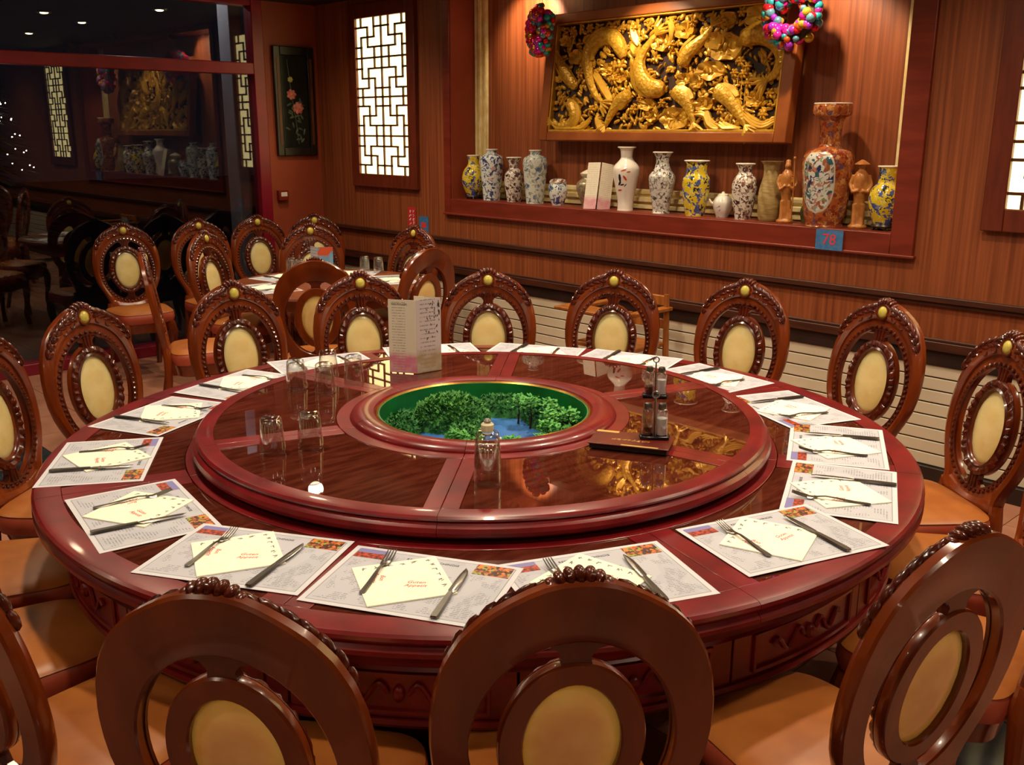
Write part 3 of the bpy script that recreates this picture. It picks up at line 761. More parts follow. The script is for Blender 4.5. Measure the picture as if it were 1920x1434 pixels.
SET = [(-1.06, .64, 152), (-.738, .969, 119), (-.345, 1.155, 108), (.09, 1.165, 81), (.552, 1.002, 67), (.885, .734, 29), (1.099, .364, 26), (1.162, -.055, -19), (1.013, -.545, -24),
       (.739, -.872, -61), (.355, -1.072, -59), (-.084, -1.139, -99), (-.571, -1.048, -122), (-.914, -.695, -155), (-1.121, -.289, -159), (-1.197, .146, 165)]
NEAR = {0: 'right beside the wine list', 9: 'at front centre-left', 10: 'at front left', 8: 'behind the bottom centre chair', 7: 'at front right', 6: 'at the right end'}
rj = random.Random(21)
for k, (x, y, ph) in enumerate(SET):
    rz = rad(ph+90); ex = (', '+NEAR[k]) if k in NEAR else ''
    where = f'{ORD[k]} place clockwise from the wine list'+ex
    z0 = ZT+.0004 + (.0009 if k in (6, 9, 10) else 0) + (.0018 if k in (7,) else 0)
    T = Matrix.Translation((x, y, z0)) @ Matrix.Rotation(rz, 4, 'Z')
    o = put('placemat', mat_me, None, (x, y, z0), rz=rz); tag(o, 'printed paper placemat, '+where, 'placemat', 'paper placemats on the big table')
    put('photo_sky', sky_me, o); put('photo_temple', tmp_me, o); put('photo_food', food_me, o)
    q = put('heading', ttl, o, (0, .112, .0009))
    na = rad(34+rj.uniform(-3, 3)); c = T @ Vector((-.029+rj.uniform(-.004, .004), .003+rj.uniform(-.004, .004), .0012))
    o = put('paper_napkin', nap_me, None, c, rz=rz+na); tag(o, 'cream paper napkin, '+where, 'napkin', 'printed cream napkins')
    put('lettering', tg, o, (.022, -.028, .0031), rz=rad(-22)); put('lettering', tb, o, (-.050, .028, .0031), rz=rad(-112)); put('printed_characters', mk_me, o)
    fx = -.100+rj.uniform(-.012, .012)
    c = T @ Vector((fx, .012+rj.uniform(-.01, .01), .0046)); a = rz+rad(rj.uniform(-3, 6))
    o = thing('fork', 'steel table fork, '+where, 'fork', c, a, 'forks on the big table'); put('handle', fm[0], o); put('tines', fm[1], o)
    c = T @ Vector((.088+rj.uniform(-.01, .01), -.022+rj.uniform(-.008, .008), .0046)); a = rz+rad(rj.uniform(-4, 3))
    o = thing('table_knife', 'steel table knife, '+where, 'knife', c, a, 'knives on the big table'); put('handle', fm[2], o); put('blade', fm[3], o)

# ------------------------------------------------------------------ things on the lazy susan
def tumbler_mesh(h, r):
    b = MB()
    outp = [(0, h), (r*.62, h), (r*.80, h-.004), (r*.86, h-.016), (r*.93, h*.55), (r, h*.12), (r*.99, .001), (r*.97, 0), (r*.945, .001), (r*.955, h*.12), (r*.885, h*.55), (r*.80, h-.020), (r*.6, h-.014), (0, h-.012)]
    b.lathe(outp, 24, None, lambda a, z: 1+.025*cos(9*a)*max(0, (z-h*.55)/(h*.45)) if z > h*.55 else 1)
    me = b.mesh('tumbler', True, 50); me.materials.append(M_TUMB); return me
TM = tumbler_mesh(.108, .037)
for (x, y, lb, dz) in ((-.101, -.733, 'upturned clear glass tumbler, left one of the front pair', 0), (-.068, -.626, 'upturned clear glass tumbler, right one of the front pair', 0),
                  (-.685, -.296, 'upturned clear glass tumbler, leftmost of the back four', 0), (-.57, -.25, 'upturned clear glass tumbler, front one of the back four', 0),
                  (-.745, -.12, 'upturned clear glass tumbler, rearmost of the back four', 0), (-.60, -.105, 'upturned clear glass tumbler, rightmost of the back four', 0),
                  (.514, -.447, 'upturned glass tumbler at the bottom of the central stack', 0), (.514, -.447, 'upturned glass tumbler on top of the central stack', .036)):
    o = put('glass_tumbler', TM, None, (x, y, ZS+.0006+dz)); tag(o, lb, 'glass', 'upturned tumblers on the lazy susan')
# wine list card
def print_mat(name, base, ink, rows, dens, x0=-.05, x1=.05, pink=None):
    m = bpy.data.materials.new(name); m.use_nodes = True; nt = m.node_tree; b = nt.nodes['Principled BSDF']; b.inputs['Roughness'].default_value = .35
    tc = nt.nodes.new('ShaderNodeTexCoord'); sx = nt.nodes.new('ShaderNodeSeparateXYZ'); nt.links.new(tc.outputs['Object'], sx.inputs[0])
    def mt(op, a, b_=None):
        n = nt.nodes.new('ShaderNodeMath'); n.operation = op
        for i, q in enumerate((a, b_)):
            if q is None: continue
            if isinstance(q, (int, float)): n.inputs[i].default_value = q
            else: nt.links.new(q, n.inputs[i])
        return n.outputs[0]
    Z = sx.outputs[2]; X = sx.outputs[0]
    row = mt('LESS_THAN', mt('MODULO', Z, rows), rows*.28)
    nz = nt.nodes.new('ShaderNodeTexNoise'); nz.inputs['Scale'].default_value = 1; mp = nt.nodes.new('ShaderNodeMapping'); mp.inputs['Scale'].default_value = (420, 420, 60); nt.links.new(tc.outputs['Object'], mp.inputs[0]); nt.links.new(mp.outputs[0], nz.inputs['Vector'])
    ink_ = mt('MULTIPLY', row, mt('GREATER_THAN', nz.outputs[0], dens)); ink_ = mt('MULTIPLY', ink_, mt('MULTIPLY', mt('GREATER_THAN', X, x0), mt('LESS_THAN', X, x1)))
    m1 = nt.nodes.new('ShaderNodeMixRGB'); m1.inputs[1].default_value = lin(base); m1.inputs[2].default_value = lin(ink); nt.links.new(mt('MULTIPLY', ink_, .7), m1.inputs[0])
    out = m1
    if pink:
        nb = nt.nodes.new('ShaderNodeTexNoise'); nb.inputs['Scale'].default_value = 22; nt.links.new(tc.outputs['Object'], nb.inputs['Vector'])
        zf = nt.nodes.new('ShaderNodeMapRange'); zf.inputs[1].default_value = pink[1]; zf.inputs[2].default_value = pink[2]; nt.links.new(Z, zf.inputs[0])
        m2 = nt.nodes.new('ShaderNodeMixRGB'); m2.inputs[2].default_value = lin(pink[0]); nt.links.new(m1.outputs[0], m2.inputs[1])
        nt.links.new(mt('MULTIPLY', mt('MINIMUM', mt('MULTIPLY', zf.outputs[0], 2.2), 1), mt('MINIMUM', mt('MULTIPLY', nb.outputs[0], 1.5), .85)), m2.inputs[0]); out = m2
    nt.links.new(out.outputs[0], b.inputs['Base Color']); return m
M_CARD1 = print_mat('wine_list_print', '#d8cdbb', '#6a625a', .0105, .45, -.042, .012, ('#c85a84', .085, .03))
M_CARD2 = print_mat('wine_list_back_print', '#c9bcc0', '#5a5058', .0165, .47, -.04, .03, ('#9a8458', .10, .02))
def vcard(name, label, base, angs, wd, h, mats_, lean=0):
    """upright folded card: panels hinge one after the other from base point"""
    t = thing(name, label, 'menu card', base)
    p0 = Vector((0, 0, 0))
    for a, m in zip(angs, mats_):
        e = MB().bb((-wd/2, -.0008, 0), (wd/2, .0008, h)).build('card_panel', m, t, smooth=False)
        d = Vector((cos(rad(a)), sin(rad(a)), 0)); e.location = p0+d*wd/2; e.rotation_euler = (0, 0, rad(a)); p0 = p0+d*wd
    return t
wc = vcard('wine_list', 'standing folded wine list card with pink corner on the lazy susan', (-.655, .100, ZS+.0008), (32, 84, 208), .112, .285, (M_CARD1, M_CARD2, M_CARD1))
hd = wc.children[0]
o = put('heading', text_mesh('VINS ROUGES', .0105, M_DARKP), hd, (-.012, -.0011, .268)); o.rotation_euler.x = pi/2
lf = MB(); rl = random.Random(3)
for i in range(34):
    x = .05-abs(rl.gauss(0, .03)); z = .275-abs(rl.gauss(0, .06)); s_ = rl.uniform(.004, .009)
    if x < -.04 or z < .12: continue
    lf.prism([(-s_, 0), (0, s_*.35), (s_, 0), (0, -s_*.35)], -.0001, .0001, Matrix.Translation((x, -.0010, z)) @ Matrix.Rotation(pi/2, 4, 'X') @ Matrix.Rotation(rl.uniform(.9, 2.2), 4, 'Z'))
lf.build('printed_leaves', M_DARKP, wc.children[1], smooth=False)
# condiment sets
M_DARKL = mat('dark_sauce', '#140806', rough=.15)
M_VIOL = mat('dark_base', '#15101c', rough=.2)
def condiment(loc, rz, label):
    t = thing('condiment_set', label, 'condiment set', loc, rz)
    MB().prism([(-.042, -.024), (.042, -.024), (.046, 0), (.042, .024), (-.042, .024), (-.046, 0)], 0, .010).build('base', M_VIOL, t, bevel=.003)
    for i, x in enumerate((-.021, .021)):
        e = empty('bottle', (x, 0, .010), t)
        MB().lathe([(0, 0), (.0175, 0), (.0175, .070), (.015, .078), (.011, .082), (.0105, .082), (.0145, .076), (.0165, .069), (.0165, .002), (0, .002)], 16).build('glass', M_TUMB, e)
        MB().lathe([(0, .002), (.016, .002), (.016, .052 if i else .026), (0, .052 if i else .026)], 16).build('contents', mat('white_salt', '#d8d4dc', rough=.8) if i else M_DARKL, e)
        MB().lathe([(0, .079), (.0125, .079), (.013, .090), (.010, .097), (0, .099)], 14).build('cap', M_STEEL, e)
    MB().tube([(0, 0, .008), (0, 0, .125)], .0028, 8).build('post', M_STEEL, t)
    MB().torus(.010, .0022, 16, 6, Matrix.Translation((0, 0, .133)) @ Matrix.Rotation(pi/2, 4, 'X')).build('handle', M_STEEL, t)
condiment((.274, .567, ZS+.0006), rad(35), 'oil and salt condiment set standing farther back on the lazy susan')
# leather bill folder
t = thing('bill_folder', 'red-brown leather folder with gold lettering under the near condiment set', 'folder', (.575, .075, ZS+.0006), rad(28))
M_FOL = mat('folder_leather', '#6a2418', '#571a12', scale=20, rough=.3); M_FOLD = mat('folder_lining', '#1a0c0a', rough=.4)
MB().bb((-.115, -.062, 0), (.115, .062, .016)).build('pages', M_FOLD, t, bevel=.003)
MB().bb((-.12, -.067, .016), (.12, .067, .020)).build('cover', M_FOL, t, bevel=.0015)
g = MB(); rm = random.Random(2)
for i in range(8): glyph(g, -.05+.0145*i, -.012, .013, .0202)
g.bb((-.118, .048, .020), (-.05, .065, .0203)); g.bb((-.02, -.065, .020), (.09, -.056, .0203))
g.build('gold_lettering', mat('gold_foil', '#d8b060', rough=.4, metal=.4), t, smooth=False)
condiment((.612, .135, ZS+.0212), rad(40), 'oil and salt condiment set standing on the leather folder')
t = thing('salt_cellar', 'small pale salt cellar on top of the stacked tumblers', 'salt cellar', (.514, -.447, ZS+.1450))
MB().lathe([(0, 0), (.015, 0), (.017, .004), (.017, .018), (.013, .022), (0, .022)], 16).build('body', mat('shaker_body', '#d8d0ac', rough=.3), t)
MB().lathe([(0, .022), (.009, .022), (.010, .028), (.006, .033), (0, .034)], 14).build('knob', mat('shaker_cap', '#8a8478', rough=.3), t)

# ------------------------------------------------------------------ gold carving in the niche
PW, PH = 1.758, .702
cv = thing('gold_carving', 'large gilded carving of leaping fish and lotus in a wooden frame', 'wall carving', (-2.459, 2.845, 1.727))
cv.rotation_euler.x = -math.atan(.075/.70)
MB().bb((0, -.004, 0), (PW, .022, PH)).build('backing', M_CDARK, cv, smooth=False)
fw = .072
MB().bb((-fw, -.055, -fw*.8), (0, .022, PH+.06)).build('frame_side', M_PICF, cv, bevel=.006)
MB().bb((PW, -.055, -fw*.8), (PW+fw*1.1, .022, PH+.06)).build('frame_side', M_PICF, cv, bevel=.006)
MB().bb((0, -.055, -fw*.8), (PW, .022, 0)).build('frame_rail', M_PICF, cv, bevel=.006)
MB().bb((0, -.055, PH), (PW, .022, PH+.06)).build('frame_rail', M_PICF, cv, bevel=.006)
for a, b in (((0, -.045, 0), (PW, -.004, .016)), ((0, -.045, PH-.010), (PW, -.004, PH)), ((0, -.045, .016), (.012, -.004, PH-.01)), ((PW-.014, -.045, .016), (PW, -.004, PH-.01))):
    MB().bb(a, b).build('gold_border', M_GOLD, cv, bevel=.003)
def uv(X, Y):
    xl = 262-(Y-150)*42/645; xr = 1615-Y*30/800; s_ = (X-xl)/(xr-xl); yt = 150-140*s_
    u = s_*795/(s_*795+(1-s_)*645); v = (797-Y)/(797-yt)
    return u*PW, v*PH
def smooth_path(pts, n):
    P = [Vector((*uv(*q), 0)) for q in pts]; out = []
    for i in range(len(P)-1):
        p0, p1, p2, p3 = P[max(i-1, 0)], P[i], P[i+1], P[min(i+2, len(P)-1)]
        for k in range(n):
            t = k/n
            out.append(.5*((2*p1)+(p2-p0)*t+(2*p0-5*p1+4*p2-p3)*t*t+(3*p1-p0-3*p2+p3)*t**3))
    out.append(P[-1]); return out
def fish(pts, w, tail=1):
    path = smooth_path(pts, 5); n = len(path); b = MB(); v = []; f = []; K = 10
    tz = []
    for i, q in enumerate(path):
        t = (path[min(i+1, n-1)]-path[max(i-1, 0)]).normalized(); nn = Vector((-t.y, t.x, 0)); s_ = i/(n-1)
        r = w*(.45+.55*sin(pi*min(1, s_*1.6+.18)) if s_ < .3 else (1-.72*((s_-.3)/.7)**1.3))
        if s_ < .06: r *= .55+s_*7
        for j in range(K):
            a = 2*pi*j/K; c = q+nn*r*cos(a); v.append((c.x, -.030-.75*r*sin(a), c.y))
    for i in range(n-1):
        for j in range(K): f.append((i*K+j, i*K+(j+1) % K, (i+1)*K+(j+1) % K, (i+1)*K+j))
    f.append(tuple(range(K))); f.append(tuple((n-1)*K+j for j in range(K)))
    b.add(v, f); o = b.build('fish', M_GOLDS, cv)
    # tail fan and back fin
    t = (path[-1]-path[-3]).normalized(); nn = Vector((-t.y, t.x, 0)); b = MB()
    for s_ in (-.75, -.4, 0, .4, .75):
        d = (t+nn*s_).normalized(); L = w*(1.5+.5*abs(s_)); q = path[-1]
        b.tube([(q.x, -.036, q.y), (q.x+d.x*L*.5, -.045, q.y+d.y*L*.5), (q.x+d.x*L, -.036, q.y+d.y*L)], [w*.14, w*.26, w*.10], 6)
    b.build('tail_fin', M_GOLD, o)
    b = MB(); i0, i1 = int(n*.18), int(n*.62); v = []; f = []
    for i in range(i0, i1):
        q = path[i]; t = (path[i+1]-path[i-1]).normalized(); nn = Vector((-t.y, t.x, 0)); s_ = (i-i0)/(i1-i0)
        c = q+nn*w*.78; e = q+nn*w*(.95+.34*sin(pi*s_)+.06*(i % 2))
        v += [(c.x, -.052, c.y), (e.x, -.042, e.y), (e.x, -.028, e.y), (c.x, -.028, c.y)]
    for i in range(i1-i0-1):
        for j in range(4): f.append((4*i+j, 4*i+(j+1) % 4, 4*i+4+(j+1) % 4, 4*i+4+j))
    f.append((0, 1, 2, 3)); f.append(tuple(4*(i1-i0-1)+j for j in (3, 2, 1, 0)))
    b.add(v, f); b.build('back_fin', M_GOLD, o)
FISH = [([(650, 350), (620, 270), (560, 215), (490, 235), (445, 310), (440, 390), (455, 480), (490, 570), (530, 615)], .060),
        ([(900, 535), (820, 530), (765, 475), (745, 390), (770, 310), (835, 215)], .066),
        ([(1000, 400), (1020, 330), (1070, 275), (1120, 225), (1160, 165)], .052),
        ([(1335, 250), (1400, 215), (1480, 215), (1550, 265), (1585, 350), (1560, 430), (1510, 480)], .068),
        ([(375, 530), (335, 470), (290, 400), (255, 330), (240, 260)], .044),
        ([(330, 610), (365, 660), (365, 720), (310, 760), (240, 745)], .048),
        ([(700, 570), (645, 600), (600, 665), (555, 760)], .052),
        ([(955, 540), (1020, 590), (1055, 650), (1085, 740)], .056),
        ([(1205, 540), (1275, 580), (1330, 650), (1400, 755)], .062)]
for q, w_ in FISH: fish(q, w_*.88)
def lotus_leaf(X, Y, r, tilt=0, ph=0):
    cx_, cz_ = uv(X, Y); b = MB(); nu = 26; v = [(cx_, -.020, cz_)]; f = []
    for i in range(1, 5):
        q = i/4
        for j in range(nu):
            a = 2*pi*j/nu; wv = 1+.08*sin(5*a+ph)*q
            x = cx_+r*q*wv*cos(a); z = cz_+r*q*wv*sin(a)*(.62+.2*tilt)
            y = -.018-.022*q*q-.008*sin(7*a+ph)*q*q+(.006 if (j % 3 == 0) else 0)*(1-q*.4)
            v.append((min(max(x, .014), PW-.016), y, min(max(z, .018), PH-.012)))
    for j in range(nu): f.append((0, 1+j, 1+(j+1) % nu))
    for i in range(3):
        for j in range(nu): f.append((1+i*nu+j, 1+i*nu+(j+1) % nu, 1+(i+1)*nu+(j+1) % nu, 1+(i+1)*nu+j))
    k = len(v)                                        # rolled under edge gives it thickness
    for j in range(nu):
        q = v[1+3*nu+j]; v.append((q[0], -.004, q[2]))
    for j in range(nu): f.append((1+3*nu+j, 1+3*nu+(j+1) % nu, k+(j+1) % nu, k+j))
    b.add(v, f).build('lotus_leaf', M_GOLD, cv, ang=50)
for a in ((1250, 285, .115, .2, 0), (1180, 250, .07, .4, 1), (870, 260, .075, .2, 2), (1165, 425, .10, -.4, 3), (600, 255, .05, 0, 1), (970, 715, .10, .4, 4), (1010, 480, .05, .8, 2), (1090, 490, .05, .9, 0),
          (1140, 625, .07, -.3, 5), (800, 630, .06, 0, 2), (370, 345, .06, .8, 1), (640, 460, .055, .4, 3), (310, 250, .05, .4, 0), (1440, 100, .10, .3, 2), (1000, 190, .07, .2, 1), (1250, 120, .06, .2, 4), (830, 700, .045, .6, 3), (1440, 600, .06, .3, 0), (360, 620, .05, .3, 2), (560, 420, .05, .8, 5)): lotus_leaf(*a)
def flower(X, Y, r):
    cx_, cz_ = uv(X, Y); b = MB()
    for k in range(6):
        a = 2*pi*k/6; b.ell((cx_+r*.6*cos(a), -.032, cz_+r*.6*sin(a)), (r*.5, .014, r*.28), 8, 5, None, Matrix.Rotation(-a, 3, 'Y'))
    b.ell((cx_, -.042, cz_), (r*.3, .014, r*.3), 8, 5)
    b.build('carved_flower', M_GOLD, cv)
for a in ((635, 400, .045), (600, 480, .035), (400, 440, .035), (930, 275, .03), (1345, 370, .03), (1385, 400, .028), (1310, 440, .026), (1365, 445, .028), (1400, 500, .03), (850, 175, .035), (580, 170, .035), (450, 175, .03), (1210, 130, .035), (1330, 80, .03), (760, 590, .025), (1240, 660, .03), (1500, 690, .03), (470, 660, .03), (720, 660, .03), (890, 620, .028), (1530, 560, .03), (350, 190, .03), (700, 175, .028), (1050, 140, .03)): flower(*a)
def wave(pts, w):
    path = smooth_path(pts, 5); b = MB()
    for k in range(3):
        b.tube([(q.x, -.022-.006*k, max(q.y-k*w*.9, .02)) for q in path], [w*(.35+.65*sin(pi*(i+.5)/len(path))) for i in range(len(path))], 6)
    b.build('carved_wave', M_GOLD, cv)
for q in ([(1380, 665), (1440, 715), (1510, 735), (1590, 690)], [(1090, 660), (1150, 665), (1180, 720), (1240, 760)], [(240, 720), (300, 770), (400, 765), (470, 700)], [(500, 680), (520, 740), (560, 770)], [(1240, 720), (1300, 760), (1370, 770)], [(480, 420), (540, 520), (590, 600)], [(690, 250), (720, 300), (745, 270)], [(690, 130), (705, 200), (735, 250)], [(910, 110), (930, 180), (925, 230)]): wave(q, .017)
b = MB(); rc = random.Random(12)
for i in range(1700):
    x = rc.uniform(.02, PW-.02); z = rc.uniform(.02, PH-.02); cl = sin(x*23+3*sin(z*17))*cos(z*29+2*sin(x*13))
    if cl < -.45: continue
    s_ = rc.uniform(.012, .032); b.ell((x, -.008-rc.uniform(0, .018), z), (s_, .012, s_*rc.uniform(.3, .55)), 6, 4, None, Matrix.Rotation(rc.uniform(0, pi), 3, 'Y'))
o = b.build('carved_foliage', M_GOLD, cv); o['kind'] = 'stuff'
b = MB()
for X in (1300, 1320, 1345, 1370, 760, 740, 1010):
    x, z = uv(X, 560); b.tube([(x, -.016, .05), (x+.01, -.022, z*.7), (x, -.018, z+.1)], .0045, 5)
    b.build('carved_stem', M_GOLD, cv); b = MB()

# ------------------------------------------------------------------ bauble wreaths
BC = [mat('bauble_'+n_, c, rough=.12, metal=.55) for n_, c in (('magenta', '#e030b0'), ('red', '#e02834'), ('teal', '#3ab0be'), ('gold', '#c8a838'), ('purple', '#b03ad8'), ('orange', '#d85a24'), ('silver_blue', '#6aa0b8'))]
bme = []
for m in BC:
    q = MB().ell((0, 0, 0), (1, 1, 1), 12, 8).mesh('bauble'); q.materials.append(m); bme.append(q)
def wreath(loc, rz, label, R_, r_, n, seed):
    t = thing('bauble_wreath', label, 'wreath', loc, rz); rw = random.Random(seed)
    MB().torus(R_, r_*.55, 28, 8, Matrix.Rotation(pi/2, 4, 'X')).build('wreath_ring', mat('wreath_core', '#3a2a1a', rough=.7), t)
    for i in range(n):
        a = 2*pi*(i*.38197 % 1)+rw.uniform(-.1, .1); b_ = rw.uniform(-.9*pi, .1*pi) if i % 4 else rw.uniform(-pi, pi)
        s_ = rw.uniform(.017, .027); q = R_+r_*.8*cos(b_)
        o = put('bauble', rw.choice(bme), t, (q*sin(a), r_*.8*sin(b_), q*cos(a))); o.scale = (s_, s_, s_)
    MB().tube([(0, 0, R_), (.004, .01, R_+.06), (0, .012, R_+.10)], .002, 5).build('hanging_wire', M_STEEL, t)
wreath((-2.47, 2.735, 2.375), rad(-24), 'narrow bauble wreath of shiny coloured balls at left corner of gold carving', .112, .055, 150, 5)
wreath((-.60, 2.735, 2.335), rad(-3), 'round bauble wreath of shiny coloured balls at right corner of gold carving', .118, .055, 150, 8)

# ------------------------------------------------------------------ vases and figures on the shelf
def ceram(name, base, cols, scale, thr=.42, rough=.16, stretch=(1, 1, 1), wscale=2.0):
    m = bpy.data.materials.new(name); m.use_nodes = True; nt = m.node_tree; b = nt.nodes['Principled BSDF']; b.inputs['Roughness'].default_value = rough; b.inputs['Coat Weight'].default_value = .4
    tc = nt.nodes.new('ShaderNodeTexCoord'); mp = nt.nodes.new('ShaderNodeMapping'); mp.inputs['Scale'].default_value = stretch; nt.links.new(tc.outputs['Object'], mp.inputs[0])
    nz = nt.nodes.new('ShaderNodeTexNoise'); nz.inputs['Scale'].default_value = scale*wscale; nt.links.new(mp.outputs[0], nz.inputs['Vector'])
    ad = nt.nodes.new('ShaderNodeMixRGB'); ad.blend_type = 'ADD'; ad.inputs[0].default_value = .03; nt.links.new(mp.outputs[0], ad.inputs[1]); nt.links.new(nz.outputs['Color'], ad.inputs[2])
    vo = nt.nodes.new('ShaderNodeTexVoronoi'); vo.inputs['Scale'].default_value = scale; nt.links.new(ad.outputs[0], vo.inputs['Vector'])
    n2 = nt.nodes.new('ShaderNodeTexNoise'); n2.inputs['Scale'].default_value = scale*.8; n2.inputs['Detail'].default_value = 3; n2.inputs['Distortion'].default_value = 1.2; nt.links.new(mp.outputs[0], n2.inputs['Vector'])
    sep = nt.nodes.new('ShaderNodeSeparateColor'); nt.links.new(vo.outputs['Color'], sep.inputs[0])
    r = nt.nodes.new('ShaderNodeValToRGB'); r.color_ramp.interpolation = 'CONSTANT'; el = r.color_ramp.elements
    while len(el) < len(cols): el.new(.5)
    for i, (e, c) in enumerate(zip(el, cols)): e.position = i/len(cols); e.color = lin(c)
    nt.links.new(sep.outputs[0], r.inputs[0])
    lt = nt.nodes.new('ShaderNodeMath'); lt.operation = 'GREATER_THAN'; lt.inputs[1].default_value = .94-thr; nt.links.new(n2.outputs[0], lt.inputs[0])
    mx = nt.nodes.new('ShaderNodeMixRGB'); mx.inputs[1].default_value = lin(base); nt.links.new(r.outputs[0], mx.inputs[2]); nt.links.new(lt.outputs[0], mx.inputs[0])
    nt.links.new(mx.outputs[0], b.inputs['Base Color']); return m
C_BLUE = ceram('blue_white_porcelain', '#d8dcd8', ['#3a568e', '#7f93b0', '#c09a94', '#4a6472', '#2c3c6a'], 44, .42)
C_BLUE2 = ceram('grey_blue_porcelain', '#ccd0c6', ['#6a7e96', '#93a08e', '#4e6488', '#a8a8a0'], 42, .42)
C_BRN = ceram('brown_white_porcelain', '#d8cfc4', ['#5a3a34', '#7e5a50', '#3c2a2c', '#9a8478'], 52, .44)
C_YEL = ceram('yellow_blue_porcelain', '#d4b828', ['#3c4a86', '#d4b828', '#2a3024', '#6a78a4', '#e2d270', '#4c5c98'], 42, .46)
C_GREY = ceram('grey_white_porcelain', '#d0ccc6', ['#5e5654', '#8a827e', '#46403e', '#b0aaa4'], 54, .42)
C_WHITE = mat('white_porcelain', '#f0e8de', '#e8ded2', scale=4, rough=.14, coat=.4)
C_PEARL = mat('pearl_silver', '#b8a88c', '#8a7a60', scale=60, rough=.3, metal=.5, bump=.1)
C_TWIST = mat('beige_stoneware', '#a88e5c', '#8a7040', scale=20, rough=.4, stretch=(1, 1, 4))
C_SATS = ceram('red_gold_porcelain', '#a85a2c', ['#8a3a20', '#b87a3c', '#6a4a5a', '#c08a50', '#7a2e1e'], 42, .45)
C_SATP = ceram('painted_cartouche', '#cfcfc6', ['#3a5a6a', '#7a8a5a', '#b07a6a', '#2a3a66', '#8a9a8a', '#9a5a3a'], 36, .44)
C_DKST = mat('dark_wood_stand', '#1c100c', '#2a1812', scale=10, rough=.35)
C_RIM = mat('cream_rim', '#e6ddcc', rough=.2)
def curve(pts, n=5):
    out = []; P = [Vector(q) for q in pts]
    for i in range(len(P)-1):
        p0, p1, p2, p3 = P[max(i-1, 0)], P[i], P[i+1], P[min(i+2, len(P)-1)]
        for k in range(n):
            t = k/n; q = .5*((2*p1)+(p2-p0)*t+(2*p0-5*p1+4*p2-p3)*t*t+(3*p1-p0-3*p2+p3)*t**3); out.append((max(q.x, .001), q.y))
    out.append(tuple(P[-1])); return out
def vase(name, label, x, y, h, prof, m, rim=None, stand=0, n=32, flute=None, z=NZ0+.0006):
    t = thing(name, label, 'vase', (x, y, z))
    if stand:
        R_ = prof[0][0]*1.12
        b = MB().lathe([(0, stand*.45), (R_, stand*.45), (R_*1.06, stand*.7), (R_*.98, stand), (0, stand)], 24)
        for k in range(4):
            a = pi/4+k*pi/2; b.tube([(R_*.8*cos(a), R_*.8*sin(a), stand*.5), (R_*.98*cos(a), R_*.98*sin(a), 0)], [.010, .008], 6)
        b.build('stand', C_DKST, t)
    pr = curve([(r, z_*h+stand) for r, z_ in prof]); rt, zt = pr[-1]
    pr = [(0, stand+.0005)]+pr+[(rt*.86, zt), (rt*.72, zt-.02), (rt*.6, zt-.10 if h > .2 else zt-.03), (0, zt-.11 if h > .2 else zt-.035)]
    MB().lathe(pr, n, None, flute).build('body', m, t, ang=60)
    if rim: MB().torus(rt*.97, .0045, 28, 6, Matrix.Translation((0, 0, zt))).build('rim', rim, t)
    return t
YEL = [(.052, 0), (.060, .06), (.084, .28), (.087, .46), (.072, .64), (.046, .76), (.042, .86), (.045, .96), (.047, 1)]
vase('yellow_vase', 'yellow vase with blue flowers on dark stand, leftmost on shelf', -3.225, 2.80, .288, YEL, C_YEL, C_RIM, .026)
TALL = [(.062, 0), (.062, .04), (.070, .25), (.082, .6), (.086, .76), (.078, .86), (.045, .91), (.036, .935), (.038, .98), (.042, 1)]
vase('tall_blue_vase', 'tall blue and white vase second from left on shelf', -3.026, 2.80, .36, TALL, C_BLUE, C_RIM)
vase('brown_patterned_vase', 'small brown and white vase between two tall blue vases', -2.79, 2.80, .308, [(.048, 0), (.050, .05), (.064, .3), (.069, .52), (.060, .66), (.036, .76), (.034, .84), (.046, .95), (.054, 1)], C_BRN, C_RIM)
vase('tall_blue_vase', 'tall grey-blue and white vase, fourth from left on shelf', -2.577, 2.80, .36, TALL, C_BLUE2, C_RIM)
t = vase('ginger_jar', 'small squat lidded blue and brown jar on shelf', -2.344, 2.79, .15, [(.040, 0), (.042, .05), (.058, .35), (.066, .70), (.060, .92), (.054, 1)], C_BLUE)
MB().lathe([(0, .146), (.060, .146), (.060, .158), (.050, .172), (.020, .179), (0, .180)], 28).build('lid', C_BRN, t)
t = vase('pearl_urn', 'pearly silver-beige urn half hidden by the folded card', -2.085, 2.818, .20, [(.045, 0), (.046, .05), (.066, .30), (.086, .62), (.080, .80), (.052, .92), (.046, 1)], C_PEARL)
MB().lathe([(0, .198), (.048, .198), (.060, .212), (.062, .220), (.035, .236), (.012, .246), (0, .248)], 28).build('lid', mat('pearl_lid', '#e0d6c0', rough=.25), t)
t = vase('white_vase', 'tall glossy white vase painted with two carp', -1.755, 2.80, .392, [(.052, 0), (.050, .04), (.052, .18), (.072, .42), (.085, .60), (.080, .70), (.046, .80), (.034, .87), (.035, .94), (.050, .985), (.056, 1)], C_WHITE, C_RIM)
def decal(t, prof, h, az0, z0, pts, m, name):
    """flat painted patch hugging a turned body: pts in (arc metres, z metres)"""
    pr = curve([(r, z_*h) for r, z_ in prof])
    def rad_at(z):
        for (r0, za), (r1, zb) in zip(pr, pr[1:]):
            if za <= z <= zb and zb > za: return r0+(r1-r0)*(z-za)/(zb-za)
        return pr[-1][0]
    v = []
    for s_, zz in pts:
        z = z0+zz; r = rad_at(z)+.0012; a = az0+s_/r; v.append((r*cos(a), r*sin(a), z))
    MB().add(v, [tuple(range(len(v)))]).build(name, m, t, smooth=False)
WV = [(.052, 0), (.050, .04), (.052, .18), (.072, .42), (.085, .60), (.080, .70), (.046, .80), (.034, .87), (.035, .94), (.050, .985), (.056, 1)]
